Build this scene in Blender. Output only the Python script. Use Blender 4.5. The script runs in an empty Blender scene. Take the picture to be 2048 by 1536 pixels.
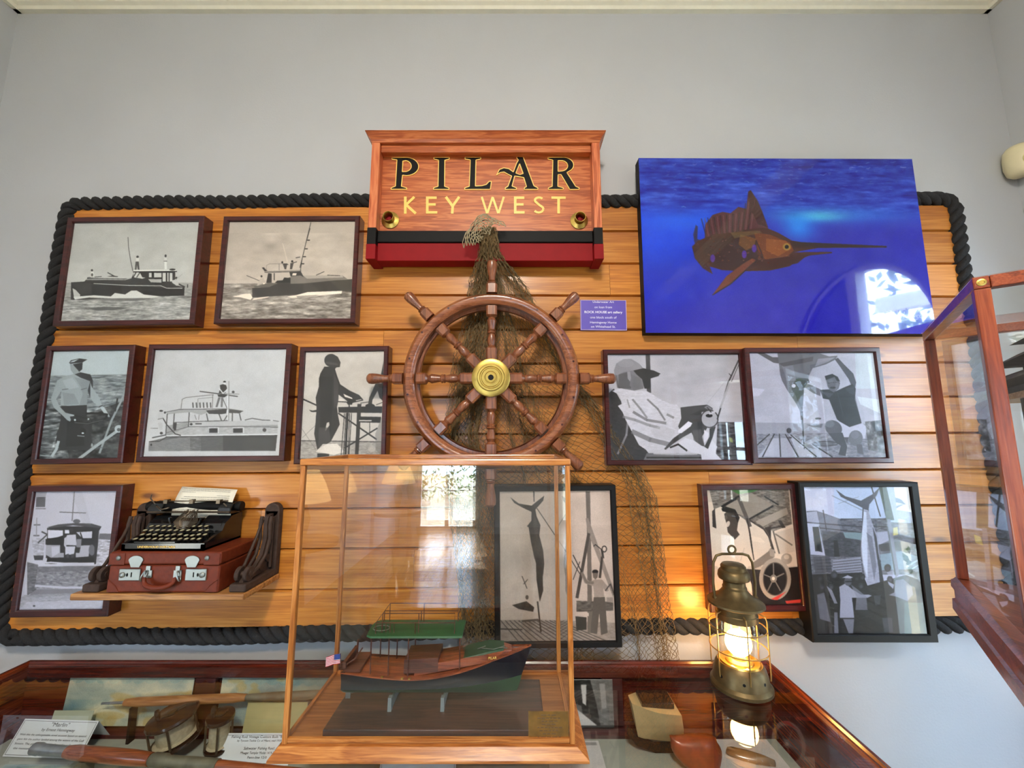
import bpy, bmesh, math, random
import numpy as np
from mathutils import Vector, Matrix
random.seed(7); rng = np.random.default_rng(7)
PI = math.pi
sc = bpy.context.scene
COL = sc.collection

# ------------------------------------------------------------------ camera
TH = math.atan(.133); CT, ST = math.cos(TH), math.sin(TH)
CZ = 1.6; FPX = 800.0
cam = bpy.data.cameras.new('camera'); cam.sensor_width = 36; cam.lens = 36 * FPX / 2048
cam.clip_start = .02
cam_o = bpy.data.objects.new('camera', cam); COL.objects.link(cam_o)
cam_o.location = (0, 0, CZ); cam_o.rotation_euler = (PI / 2 + TH, 0, 0)
sc.camera = cam_o
# ------------------------------------------------------------------ render look
sc.view_settings.view_transform = 'Standard'; sc.view_settings.look = 'None'
sc.view_settings.gamma = 1; sc.view_settings.exposure = 1.5
sc.cycles.use_denoising = True
sc.cycles.max_bounces = 14; sc.cycles.diffuse_bounces = 5; sc.cycles.glossy_bounces = 5
sc.cycles.transparent_max_bounces = 24; sc.cycles.caustics_reflective = False
sc.cycles.sample_clamp_indirect = 6
# ------------------------------------------------------------------ sky and sun
world = bpy.data.worlds.new('sky'); sc.world = world; world.use_nodes = True
wn = world.node_tree.nodes; wb = wn['Background']
wb.inputs[0].default_value = (.56, .75, 1.0, 1); wb.inputs[1].default_value = 11.5
sun = bpy.data.lights.new('sun', 'SUN'); sun.energy = 20; sun.angle = .01; sun.color = (1, .93, .82)
sun_o = bpy.data.objects.new('sun', sun); COL.objects.link(sun_o)
sun_o.rotation_euler = Vector((.12, .64, -.76)).to_track_quat('-Z', 'Y').to_euler()
def portal(name, loc, rot, w, h):
    l = bpy.data.lights.new(name, 'AREA'); l.shape = 'RECTANGLE'; l.size = w; l.size_y = h
    l.cycles.is_portal = True
    o = bpy.data.objects.new(name, l); COL.objects.link(o); o.location = loc; o.rotation_euler = rot
# room extents
XL, XR, YB, YF, ZC = -1.99, 1.915, 1.40, -5.0, 3.40
portal('portal_right', (XR + .16, .47, 1.27), (0, PI / 2, 0), 2.6, 1.0)
portal('portal_left', (XL - .16, -.32, .85), (0, -PI / 2, 0), 1.05, .8)
portal('portal_side', (XR + .16, -.95, 1.25), (0, PI / 2, 0), 1.6, .7)
portal('portal_far', (-1.1, YF - .16, 1.15), (-PI / 2, 0, 0), 1.0, 2.3)

# ------------------------------------------------------------------ helpers
def ray(px, py):
    u = (px - 1024) / FPX; v = (768 - py) / FPX
    yc = CT - v * ST; zc = ST + v * CT
    return u / yc, zc / yc
def at(px, py, Y):
    a, b = ray(px, py); return Vector((a * Y, Y, CZ + b * Y))
def atz(px, py, Z):
    a, b = ray(px, py); t = (Z - CZ) / b; return Vector((a * t, t, Z))
def lin(c):
    c = c / 255.0
    return c / 12.92 if c <= .04045 else ((c + .055) / 1.055) ** 2.4
def rgb(r, g, b): return (lin(r), lin(g), lin(b), 1)

class MB:
    def __init__(s): s.v = []; s.f = []; s.pid = []
    def add(s, vs, fs):
        n = len(s.v); s.v += [tuple(v) for v in vs]; s.f += [tuple(i + n for i in f) for f in fs]; return s
    def box(s, a, b, M=None):
        x0, y0, z0 = a; x1, y1, z1 = b
        vs = [Vector(p) for p in ((x0,y0,z0),(x1,y0,z0),(x1,y1,z0),(x0,y1,z0),(x0,y0,z1),(x1,y0,z1),(x1,y1,z1),(x0,y1,z1))]
        if M: vs = [M @ v for v in vs]
        return s.add(vs, [(0,3,2,1),(4,5,6,7),(0,1,5,4),(1,2,6,5),(2,3,7,6),(3,0,4,7)])
    def bar(s, p, q, w, h, up=(0,0,1)):
        p = Vector(p); q = Vector(q); d = (q - p).normalized(); u = Vector(up)
        r = d.cross(u).normalized(); u = r.cross(d).normalized()
        vs = [e + r * (i * w / 2) + u * (j * h / 2) for e in (p, q) for i, j in ((-1,-1),(1,-1),(1,1),(-1,1))]
        return s.add(vs, [(0,1,2,3),(7,6,5,4),(0,4,5,1),(1,5,6,2),(2,6,7,3),(3,7,4,0)])
    def tube(s, path, r, n=8, closed=False, caps=True):
        P = [Vector(p) for p in path]; m = len(P)
        rr = r if hasattr(r, '__len__') else [r] * m
        T = []
        for i in range(m):
            a = P[(i - 1) % m] if (closed or i > 0) else P[i]
            b = P[(i + 1) % m] if (closed or i < m - 1) else P[i]
            T.append((b - a).normalized())
        up = Vector((0, 0, 1)) if abs(T[0].z) < .9 else Vector((1, 0, 0))
        N = (up - T[0] * up.dot(T[0])).normalized(); vs = []
        for i in range(m):
            N = (N - T[i] * N.dot(T[i])).normalized(); B = T[i].cross(N)
            for k in range(n):
                a = 2 * PI * k / n
                vs.append(P[i] + (N * math.cos(a) + B * math.sin(a)) * rr[i])
        fs = []
        for i in range(m if closed else m - 1):
            j = (i + 1) % m
            for k in range(n):
                l = (k + 1) % n
                fs.append((i*n+k, i*n+l, j*n+l, j*n+k))
        if not closed and caps:
            fs.append(tuple(range(n))[::-1]); fs.append(tuple((m-1)*n + k for k in range(n)))
        return s.add(vs, fs)
    def lathe(s, prof, o, ax=(0,0,1), n=32, sx=1.0):
        ax = Vector(ax).normalized(); o = Vector(o)
        t = Vector((1,0,0)) if abs(ax.x) < .9 else Vector((0,1,0))
        e1 = (t - ax * t.dot(ax)).normalized(); e2 = ax.cross(e1)
        vs = []; m = len(prof)
        for r, h in prof:
            r = max(r, 1e-5)
            for k in range(n):
                a = 2*PI*k/n; vs.append(o + ax*h + (e1*math.cos(a)*sx + e2*math.sin(a))*r)
        fs = []
        for i in range(m-1):
            for k in range(n):
                l = (k+1) % n; fs.append((i*n+k, i*n+l, (i+1)*n+l, (i+1)*n+k))
        if prof[0][0] > 1e-4: fs.append(tuple(range(n))[::-1])
        if prof[-1][0] > 1e-4: fs.append(tuple((m-1)*n+k for k in range(n)))
        return s.add(vs, fs)
    def prism(s, poly, y0, y1):
        "poly of (x,z), extruded along y"
        n = len(poly)
        ar = sum(poly[i][0]*poly[(i+1)%n][1]-poly[(i+1)%n][0]*poly[i][1] for i in range(n))
        if ar < 0: poly = poly[::-1]
        vs = [(x, y0, z) for x, z in poly] + [(x, y1, z) for x, z in poly]
        fs = [tuple(range(n)), tuple(range(2*n-1, n-1, -1))] + [(i, i+n, (i+1)%n+n, (i+1)%n) for i in range(n)]
        return s.add(vs, fs)
    def loft(s, secs, closed=True, caps=True):
        n = len(secs[0]); vs = [v for c in secs for v in c]; fs = []
        for i in range(len(secs)-1):
            for k in range(n if closed else n-1):
                l = (k+1) % n; fs.append((i*n+k, i*n+l, (i+1)*n+l, (i+1)*n+k))
        if caps and closed:
            fs.append(tuple(range(n))[::-1]); fs.append(tuple((len(secs)-1)*n+k for k in range(n)))
        return s.add(vs, fs)
    def ball(s, c, r, n=12, m=8):
        r = r if hasattr(r, '__len__') else (r, r, r); c = Vector(c)
        vs = []
        for i in range(m+1):
            t = PI*i/m
            for k in range(n):
                a = 2*PI*k/n; q = max(math.sin(t), 1e-3)
                vs.append(c + Vector((r[0]*q*math.cos(a), r[1]*q*math.sin(a), -r[2]*math.cos(t))))
        return s.add(vs, [(i*n+k, i*n+(k+1)%n, (i+1)*n+(k+1)%n, (i+1)*n+k) for i in range(m) for k in range(n)])
    def build(s, name, m, parent=None, smooth=False, bevel=0, seg=2, fix=True):
        me = bpy.data.meshes.new(name)
        P = np.array(s.v)
        if parent is None:
            org = Vector(((P[:,0].min()+P[:,0].max())/2, (P[:,1].min()+P[:,1].max())/2, P[:,2].min()))
        else:
            org = wloc(parent)
        me.from_pydata([tuple(Vector(v)-org) for v in s.v], [], s.f)
        if fix:
            bm = bmesh.new(); bm.from_mesh(me); bmesh.ops.recalc_face_normals(bm, faces=bm.faces); bm.to_mesh(me); bm.free()
        if smooth:
            me.polygons.foreach_set('use_smooth', [True]*len(me.polygons))
            if smooth != 'all': me.set_sharp_from_angle(angle=math.radians(38 if smooth is True else smooth))
        me.materials.append(m)
        o = bpy.data.objects.new(name, me); COL.objects.link(o)
        if parent is None: o.location = org
        else: o.parent = parent
        if bevel:
            b = o.modifiers.new('bevel', 'BEVEL'); b.width = bevel; b.segments = seg; b.limit_method = 'ANGLE'; b.angle_limit = math.radians(40)
        return o
def wloc(o):
    p = Vector(o.location)
    while o.parent: o = o.parent; p += Vector(o.location)
    return p
def tag(o, label, cat, group=None):
    o['label'] = label; o['category'] = cat
    if group: o['group'] = group
    return o
def struct(o): o['kind'] = 'structure'; return o
def T(name, label, cat, loc, group=None):
    o = bpy.data.objects.new(name, None); COL.objects.link(o); o.location = loc; o.empty_display_size = .05
    return tag(o, label, cat, group)

# ------------------------------------------------------------------ materials
def newmat(name):
    m = bpy.data.materials.new(name); m.use_nodes = True
    nt = m.node_tree; return m, nt, nt.nodes, nt.links, nt.nodes['Principled BSDF']
def setp(b, rough=.5, metal=0, spec=.5, coat=0, crough=.1):
    b.inputs['Roughness'].default_value = rough; b.inputs['Metallic'].default_value = metal
    b.inputs['Specular IOR Level'].default_value = spec
    b.inputs['Coat Weight'].default_value = coat; b.inputs['Coat Roughness'].default_value = crough
def plain(name, c, rough=.5, metal=0, spec=.5, coat=0, var=.12, scale=30, bump=0, emit=None, es=0):
    m, nt, N, L, b = newmat(name); setp(b, rough, metal, spec, coat)
    tc = N.new('ShaderNodeTexCoord'); no = N.new('ShaderNodeTexNoise'); no.inputs['Scale'].default_value = scale
    no.inputs['Detail'].default_value = 5
    L.new(tc.outputs['Object'], no.inputs['Vector'])
    rp = N.new('ShaderNodeValToRGB'); C = rgb(*c)
    rp.color_ramp.elements[0].color = tuple(x*(1-var) for x in C[:3])+(1,); rp.color_ramp.elements[0].position = .3
    rp.color_ramp.elements[1].color = tuple(min(1, x*(1+var)) for x in C[:3])+(1,); rp.color_ramp.elements[1].position = .7
    L.new(no.outputs['Fac'], rp.inputs['Fac']); L.new(rp.outputs['Color'], b.inputs['Base Color'])
    if bump:
        bp = N.new('ShaderNodeBump'); bp.inputs['Strength'].default_value = bump; bp.inputs['Distance'].default_value = .002
        L.new(no.outputs['Fac'], bp.inputs['Height']); L.new(bp.outputs['Normal'], b.inputs['Normal'])
    if emit:
        b.inputs['Emission Color'].default_value = rgb(*emit); b.inputs['Emission Strength'].default_value = es
    return m
def wood(name, c0, c1, c2, axis=0, s=1.0, rough=.4, coat=.3, crough=.15, knots=0, pid=False, wave=.45, bump=.15):
    m, nt, N, L, b = newmat(name); setp(b, rough, 0, .4, coat, crough)
    tc = N.new('ShaderNodeTexCoord'); vec = tc.outputs['Object']
    if pid:
        a = N.new('ShaderNodeAttribute'); a.attribute_name = 'pid'
        ml = N.new('ShaderNodeVectorMath'); ml.operation = 'MULTIPLY_ADD'
        cx = N.new('ShaderNodeCombineXYZ'); cx.inputs[0].default_value = 7.3; cx.inputs[1].default_value = 3.1; cx.inputs[2].default_value = 1.7
        L.new(a.outputs['Fac'], ml.inputs[0]); L.new(cx.outputs[0], ml.inputs[1]); L.new(vec, ml.inputs[2]); vec = ml.outputs[0]
    mp = N.new('ShaderNodeMapping'); sv = [14*s]*3; sv[axis] = 1.1*s; mp.inputs['Scale'].default_value = sv
    L.new(vec, mp.inputs['Vector'])
    n1 = N.new('ShaderNodeTexNoise'); n1.inputs['Scale'].default_value = 2.2; n1.inputs['Detail'].default_value = 4; n1.inputs['Distortion'].default_value = .8
    L.new(mp.outputs[0], n1.inputs['Vector'])
    wv = N.new('ShaderNodeMath'); wv.operation = 'MULTIPLY'; wv.inputs[1].default_value = 26
    L.new(n1.outputs['Fac'], wv.inputs[0])
    sn = N.new('ShaderNodeMath'); sn.operation = 'SINE'; L.new(wv.outputs[0], sn.inputs[0])
    mp2 = N.new('ShaderNodeMapping'); sv2 = [120*s]*3; sv2[axis] = 4*s; mp2.inputs['Scale'].default_value = sv2
    L.new(vec, mp2.inputs['Vector'])
    n2 = N.new('ShaderNodeTexNoise'); n2.inputs['Scale'].default_value = 2; n2.inputs['Detail'].default_value = 3
    L.new(mp2.outputs[0], n2.inputs['Vector'])
    ad = N.new('ShaderNodeMath'); ad.operation = 'MULTIPLY_ADD'; ad.inputs[1].default_value = wave * .35
    L.new(sn.outputs[0], ad.inputs[0]); L.new(n2.outputs['Fac'], ad.inputs[2])
    ad2 = N.new('ShaderNodeMath'); ad2.operation = 'MULTIPLY_ADD'; ad2.inputs[1].default_value = .9; ad2.inputs[2].default_value = -.45
    L.new(n1.outputs['Fac'], ad2.inputs[0])
    ad3 = N.new('ShaderNodeMath'); ad3.operation = 'ADD'; L.new(ad.outputs[0], ad3.inputs[0]); L.new(ad2.outputs[0], ad3.inputs[1])
    rp = N.new('ShaderNodeValToRGB'); e = rp.color_ramp.elements
    e[0].position = .15; e[0].color = rgb(*c0); e[1].position = .85; e[1].color = rgb(*c2)
    k = e.new(.5); k.color = rgb(*c1)
    L.new(ad3.outputs[0], rp.inputs['Fac']); col = rp.outputs['Color']
    if knots:
        mk = N.new('ShaderNodeMapping'); sk = [9.0]*3; sk[axis] = 3.1; mk.inputs['Scale'].default_value = sk
        L.new(vec, mk.inputs['Vector'])
        vo = N.new('ShaderNodeTexVoronoi'); vo.inputs['Scale'].default_value = 1.0
        L.new(mk.outputs[0], vo.inputs['Vector'])
        sm = N.new('ShaderNodeMapRange'); sm.inputs['From Min'].default_value = .05; sm.inputs['From Max'].default_value = .12
        sm.inputs['To Min'].default_value = knots; sm.inputs['To Max'].default_value = 0
        L.new(vo.outputs['Distance'], sm.inputs['Value'])
        mx = N.new('ShaderNodeMix'); mx.data_type = 'RGBA'; mx.inputs['B'].default_value = rgb(96, 48, 18)
        L.new(sm.outputs[0], mx.inputs['Factor']); L.new(col, mx.inputs['A']); col = mx.outputs['Result']
    if pid:
        hs = N.new('ShaderNodeHueSaturation')
        fr = N.new('ShaderNodeMath'); fr.operation = 'FRACT'; mm = N.new('ShaderNodeMath'); mm.operation = 'MULTIPLY'; mm.inputs[1].default_value = 3.77
        L.new(a.outputs['Fac'], mm.inputs[0]); L.new(mm.outputs[0], fr.inputs[0])
        mr = N.new('ShaderNodeMapRange'); mr.inputs['To Min'].default_value = .84; mr.inputs['To Max'].default_value = 1.14
        L.new(fr.outputs[0], mr.inputs['Value']); L.new(mr.outputs[0], hs.inputs['Value']); L.new(col, hs.inputs['Color']); col = hs.outputs[0]
    L.new(col, b.inputs['Base Color'])
    bp = N.new('ShaderNodeBump'); bp.inputs['Strength'].default_value = bump; bp.inputs['Distance'].default_value = .0008
    L.new(n2.outputs['Fac'], bp.inputs['Height']); L.new(bp.outputs['Normal'], b.inputs['Normal'])
    return m
def thinglass(name, f0=.075, tint=(1,1,1)):
    m = bpy.data.materials.new(name); m.use_nodes = True; nt = m.node_tree; N = nt.nodes; L = nt.links
    N.remove(N['Principled BSDF']); out = N['Material Output']
    lw = N.new('ShaderNodeLayerWeight'); lw.inputs['Blend'].default_value = .5
    pw = N.new('ShaderNodeMath'); pw.operation = 'POWER'; pw.inputs[1].default_value = 5; L.new(lw.outputs['Facing'], pw.inputs[0])
    ma = N.new('ShaderNodeMath'); ma.operation = 'MULTIPLY_ADD'; ma.inputs[1].default_value = 1-f0; ma.inputs[2].default_value = f0
    ma.use_clamp = True; L.new(pw.outputs[0], ma.inputs[0])
    tr = N.new('ShaderNodeBsdfTransparent'); tr.inputs[0].default_value = tuple(tint)+(1,)
    gl = N.new('ShaderNodeBsdfGlossy'); gl.inputs['Roughness'].default_value = 0.0; gl.inputs[0].default_value = (1,1,1,1)
    mx = N.new('ShaderNodeMixShader'); L.new(ma.outputs[0], mx.inputs[0]); L.new(tr.outputs[0], mx.inputs[1]); L.new(gl.outputs[0], mx.inputs[2])
    L.new(mx.outputs[0], out.inputs[0]); return m
def printmat(name, rough=.35, coat=0):
    m, nt, N, L, b = newmat(name); setp(b, rough, 0, .4, coat, .02)
    a = N.new('ShaderNodeAttribute'); a.attribute_name = 'ink'
    no = N.new('ShaderNodeTexNoise'); no.inputs['Scale'].default_value = 420; no.inputs['Detail'].default_value = 2
    tc = N.new('ShaderNodeTexCoord'); L.new(tc.outputs['Object'], no.inputs['Vector'])
    mr = N.new('ShaderNodeMapRange'); mr.inputs['To Min'].default_value = .82; mr.inputs['To Max'].default_value = 1.18
    L.new(no.outputs['Fac'], mr.inputs['Value'])
    mu = N.new('ShaderNodeVectorMath'); mu.operation = 'SCALE'; L.new(a.outputs['Color'], mu.inputs[0]); L.new(mr.outputs[0], mu.inputs['Scale'])
    L.new(mu.outputs[0], b.inputs['Base Color']); return m

M_WALL = plain('wall_paint', (186,189,192), .85, spec=.2, var=.025, scale=3, bump=.0)
def roughwall():
    nt = M_WALL.node_tree; N = nt.nodes; L = nt.links; b = N['Principled BSDF']
    no = N.new('ShaderNodeTexNoise'); no.inputs['Scale'].default_value = 140; tc = N.new('ShaderNodeTexCoord')
    L.new(tc.outputs['Object'], no.inputs['Vector'])
    bp = N.new('ShaderNodeBump'); bp.inputs['Strength'].default_value = .12; bp.inputs['Distance'].default_value = .003
    L.new(no.outputs['Fac'], bp.inputs['Height']); L.new(bp.outputs[0], b.inputs['Normal'])
roughwall()
M_WHITE = plain('white_trim', (232,230,212), .5, var=.03)
M_PINE = wood('pine_boards', (156,90,32), (188,118,42), (210,144,64), 0, .8, .38, .4, .14, knots=.85, pid=True, wave=.22, bump=.06)
M_SIGN = wood('sign_oak', (150,72,32), (178,92,44), (200,118,66), 0, 2.0, .45, .2, wave=.6)
M_SIGNV = wood('sign_oak_upright', (158,76,40), (196,100,58), (214,128,80), 2, 1.6, .4, .35, wave=.7)
M_MAH = wood('mahogany_frame', (44,14,14), (62,20,20), (82,30,28), 0, 1.5, .3, .5, wave=.2)
M_MAHC = wood('mahogany_counter', (56,14,8), (82,24,12), (106,42,24), 0, 1.2, .25, .6, wave=.3)
M_BLK = plain('black_frame', (9,9,10), .5, spec=.3)
M_WHEEL = wood('wheel_teak', (96,50,28), (136,78,46), (166,106,70), 0, 2.2, .3, .55, wave=.3)
M_WHEELD = wood('wheel_spoke_wood', (88,46,28), (122,70,42), (150,92,58), 2, 2.2, .35, .45, wave=.3)
M_BRASS = plain('brass', (178,152,80), .34, 1, var=.12, scale=60)
M_BRASSD = plain('aged_brass', (104,88,58), .45, .75, var=.3, scale=35, bump=.3)
M_ROPE = plain('tarred_rope', (30,30,31), .9, var=.35, scale=260, bump=.8)
M_NET = plain('net_twine', (104,84,52), .9, var=.3, scale=90)
M_NETL = plain('net_twine_pale', (158,146,116), .9, var=.2, scale=90)
M_BLACK = plain('black_paint', (11,11,12), .6, spec=.2)
M_RED = plain('red_paint', (132,8,16), .6, spec=.2, var=.05)
M_GOLD = plain('gold_leaf', (244,204,104), .4, .0, var=.06)
M_GLASS = thinglass('pane_glass', .07)
M_GLASSP = thinglass('picture_glass', .055)
M_GLASSC = thinglass('case_glass', .085, (.97,.985,.975))
M_OAK = wood('oak_vitrine', (140,80,32), (176,110,50), (202,138,74), 2, 2.0, .3, .45)
M_OAKX = wood('oak_vitrine_rail', (138,76,30), (174,106,48), (200,136,72), 0, 2.0, .3, .45)
M_IRON = plain('rusty_iron', (66,50,42), .7, .3, var=.35, scale=50, bump=.5)
M_SHELF = wood('shelf_oak', (120,76,38), (158,108,58), (188,138,84), 0, 1.5, .5, .2)
M_LEATHER = plain('brown_leather', (104,40,18), .5, spec=.3, var=.2, scale=70, bump=.35)
M_CHROME = plain('nickel', (150,154,150), .42, 1, var=.06)
M_TYPE = plain('typewriter_enamel', (16,18,20), .18, coat=.6, var=.1)
M_TMETAL = plain('dull_steel', (104,92,78), .35, .9, var=.25)
M_KEY = plain('key_face', (186,184,150), .5, var=.05)
M_PAPER = plain('paper', (226,222,206), .8, var=.03)
M_INK = plain('ink', (40,40,44), .8, var=.05)
M_WPAPER = plain('white_card', (214,222,228), .7, var=.02)
M_PLASTIC = plain('ivory_plastic', (226,216,176), .35, var=.03)
# ------------------------------------------------------------------ printed pictures, drawn into the ink colour of a fine grid
class Pic:
    "a print of size w x h (m); coordinates come from a frame-local map"
    def __init__(s, tow, w, h, crop, bg, res=900.0, tint=(1,1,1)):
        s.W = int(w*res)*2; s.H = int(h*res)*2; s.w, s.h = w, h; s.tow = tow; s.crop = crop; s.tint = tint
        s.a = np.zeros((s.H, s.W, 3), np.float32)
        yy = np.linspace(0, 1, s.H, dtype=np.float32)[:, None, None]
        s.k = res*2
        t, b = s.c(bg[0]), s.c(bg[1]); s.a[:] = t*(1-yy) + b*yy
    def c(s, g):
        g = np.array(g if hasattr(g, '__len__') else (g*s.tint[0], g*s.tint[1], g*s.tint[2]), np.float32); return np.clip(g, 0, 255)
    def pts(s, st):
        if isinstance(st, str): st = [tuple(float(q) for q in p.split(',')) for p in st.split()]
        x0, y0, k = s.crop; out = []
        for x, y in st:
            a, b = s.tow(x0 + x/k, y0 + y/k)      # metres from the print's lower left corner
            out.append((a*s.k, s.H - b*s.k))
        return np.array(out, np.float32)
    def mask(s, P):
        x0 = max(0, int(P[:,0].min())-1); x1 = min(s.W, int(P[:,0].max())+2); y0 = max(0, int(P[:,1].min())-1); y1 = min(s.H, int(P[:,1].max())+2)
        if x1 <= x0 or y1 <= y0: return None
        X, Y = np.meshgrid(np.arange(x0, x1)+.5, np.arange(y0, y1)+.5); m = np.zeros(X.shape, bool); n = len(P)
        for i in range(n):
            ax, ay = P[i]; bx, by = P[(i+1) % n]
            if ay == by: continue
            m ^= ((ay > Y) != (by > Y)) & (X < (bx-ax)*(Y-ay)/(by-ay)+ax)
        return (slice(y0, y1), slice(x0, x1)), m
    def p(s, g, st, al=1.0, n=0):
        r = s.mask(s.pts(st))
        if r is None: return s
        sl, m = r; c = s.c(g); A = s.a[sl]
        col = np.broadcast_to(c, A.shape)
        if n: col = col + s.tex(sl, n)
        A[m] = A[m]*(1-al) + col[m]*al; return s
    def tex(s, sl, n, fx=9, fy=3):
        h, w = sl[0].stop-sl[0].start, sl[1].stop-sl[1].start
        def oct_(ax, ay):
            g = rng.normal(size=(h//ay+3, w//ax+3)).astype(np.float32)
            y = np.arange(h)/ay; x = np.arange(w)/ax; iy = y.astype(int); ix = x.astype(int); ty = (y-iy)[:, None]; tx = (x-ix)[None]
            ty = ty*ty*(3-2*ty); tx = tx*tx*(3-2*tx)
            A, B, C, D = g[iy][:, ix], g[iy][:, ix+1], g[iy+1][:, ix], g[iy+1][:, ix+1]
            return (A*(1-tx)+B*tx)*(1-ty)+(C*(1-tx)+D*tx)*ty
        return ((oct_(fx*2, fy*2)+.6*oct_(fx, fy)+.35*oct_(max(2, fx//2), max(2, fy//2)))*n)[..., None]
    def l(s, g, st, wd, al=1.0):
        P = s.pts(st); wd = wd/s.crop[2]*.00165*s.k/2
        for i in range(len(P)-1):
            a, b = P[i], P[i+1]; d = b-a; L = np.hypot(*d)
            if L < .01: continue
            nn = np.array((-d[1], d[0]))/L*wd; e = d/L*wd*.5
            r = s.mask(np.array([a+nn-e, b+nn+e, b-nn+e, a-nn-e]))
            if r is None: continue
            sl, m = r; A = s.a[sl]; A[m] = A[m]*(1-al)+s.c(g)*al
        return s
    def e(s, g, cx, cy, rx, ry, al=1.0, rot=0, n=0):
        q = [(cx+rx*math.cos(t)*math.cos(rot)-ry*math.sin(t)*math.sin(rot), cy+rx*math.cos(t)*math.sin(rot)+ry*math.sin(t)*math.cos(rot)) for t in np.linspace(0, 2*PI, 29)[:-1]]
        return s.p(g, q, al, n)
    def ring(s, g, cx, cy, rx, ry, wd, a0=0, a1=2*PI, al=1.0):
        return s.l(g, [(cx+rx*math.cos(t), cy+ry*math.sin(t)) for t in np.linspace(a0, a1, 40)], wd, al)
    def waves(s, st, g, n, al=.6, lw=30, lh=5):
        "short strokes of lighter and darker water inside a polygon"
        r = s.mask(s.pts(st))
        if r is None: return s
        sl, m = r; t = s.tex(sl, n, lw, lh)+s.tex(sl, n*.6, lw//2, lh//2+1); A = s.a[sl]
        A[m] = A[m] + (t*np.ones(3))[m]*al; return s
    def blur(s, k=1):
        for _ in range(k):
            a = s.a; s.a = (a+np.roll(a,1,0)+np.roll(a,-1,0)+np.roll(a,1,1)+np.roll(a,-1,1))/5
        return s
    def final(s):
        a = np.clip(s.a, 1, 255); a = a*(a/215)**.16; a = a + s.tex((slice(0, s.H), slice(0, s.W)), 2.2, 40, 40) + rng.normal(size=s.a.shape[:2]).astype(np.float32)[..., None]*5
        a = a.reshape(s.H//2, 2, s.W//2, 2, 3).mean((1, 3)); a = np.clip(a, 0, 255)/255
        return np.where(a <= .04045, a/12.92, ((a+.055)/1.055)**2.4)
def grid_print(name, img, corner, ux, uz, w, h, m, parent):
    "fine grid in the plane spanned by ux, uz; img[row0=top]"
    H, W = img.shape[:2]; base = Vector(corner) - wloc(parent)
    gx, gy = np.meshgrid(np.linspace(0, w, W), np.linspace(h, 0, H))
    co = np.array(base)[None, None] + gx[..., None]*np.array(ux) + gy[..., None]*np.array(uz)
    me = bpy.data.meshes.new(name); nf = (W-1)*(H-1)
    me.vertices.add(W*H); me.vertices.foreach_set('co', co.astype(np.float32).ravel())
    i = (np.arange(H-1)[:, None]*W + np.arange(W-1)[None]).ravel()
    q = np.stack([i, i+W, i+W+1, i+1], 1).astype(np.int32)
    me.loops.add(nf*4); me.loops.foreach_set('vertex_index', q.ravel())
    me.polygons.add(nf); me.polygons.foreach_set('loop_start', np.arange(nf, dtype=np.int32)*4)
    me.update(calc_edges=True)
    at_ = me.color_attributes.new('ink', 'FLOAT_COLOR', 'POINT')
    at_.data.foreach_set('color', np.concatenate([img.reshape(-1, 3), np.ones((W*H, 1))], 1).astype(np.float32).ravel())
    me.materials.append(m); o = bpy.data.objects.new(name, me); COL.objects.link(o); o.parent = parent; return o
def rectfit(c, Y):
    "four picture corners TL TR BR BL on the plane y=Y -> lower left corner, ux, uz, w, h"
    P = [at(x, y, Y) for x, y in c]; tl, tr, br, bl = P
    w = ((tr-tl).length+(br-bl).length)/2; h = ((tl-bl).length+(tr-br).length)/2
    a = math.atan2((tr-tl).z+(br-bl).z, (tr-tl).x+(br-bl).x)*.5 + math.atan2(-((tl-bl).x+(tr-br).x), (tl-bl).z+(tr-br).z)*.5
    ux = Vector((math.cos(a), 0, math.sin(a))); uz = Vector((-math.sin(a), 0, math.cos(a)))
    ce = (tl+tr+br+bl)/4; return ce-ux*w/2-uz*h/2, ux, uz, w, h
M_PRINT = printmat('photo_print')
def framed(name, c, label, mat, crop, bg, tint, draw, yf=1.325, brd=.0185, res=900, brds=None, group=None, depth=.045):
    yp = yf+.009
    o, ux, uz, w, h = rectfit(c, yp)
    l, r, t, b = brds or (brd,)*4
    def q(a, d, Y): v = o+ux*a+uz*d; return Vector((v.x, Y, v.z))
    root = T(name, label, 'picture', q(w/2, -b, 1.37), group)
    O = [(-l, -b), (w+r, -b), (w+r, h+t), (-l, h+t)]; I = [(-.001, -.001), (w+.001, -.001), (w+.001, h+.001), (-.001, h+.001)]
    m = MB(); ch = .003
    Oc = [(-l+ch, -b+ch), (w+r-ch, -b+ch), (w+r-ch, h+t-ch), (-l+ch, h+t-ch)]
    rings = [[q(*p, 1.3695) for p in O], [q(*p, yf+ch) for p in O], [q(*p, yf) for p in Oc], [q(p[0]-.002*s1, p[1]-.002*s2, yf) for p, (s1, s2) in zip(I, ((1,1),(-1,1),(-1,-1),(1,-1)))], [q(*p, yf+.003) for p in I], [q(*p, yp+.004) for p in I]]
    m.loft(rings, closed=True, caps=True)
    m.build('frame', mat, root)
    inv = lambda px, py: (lambda v: ((v-o).dot(ux), (v-o).dot(uz)))(at(px, py, yp))
    pc = Pic(inv, w, h, crop, bg, res, tint); draw(pc); pc.blur(3)
    grid_print('photo_print', pc.final(), q(0, 0, yp), ux, uz, w, h, M_PRINT, root)
    g = MB(); g.add([q(0, 0, yf+.006), q(w, 0, yf+.006), q(w, h, yf+.006), q(0, h, yf+.006)], [(0,1,2,3)]); g.build('glass_pane', M_GLASSP, root)
    return root

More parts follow.
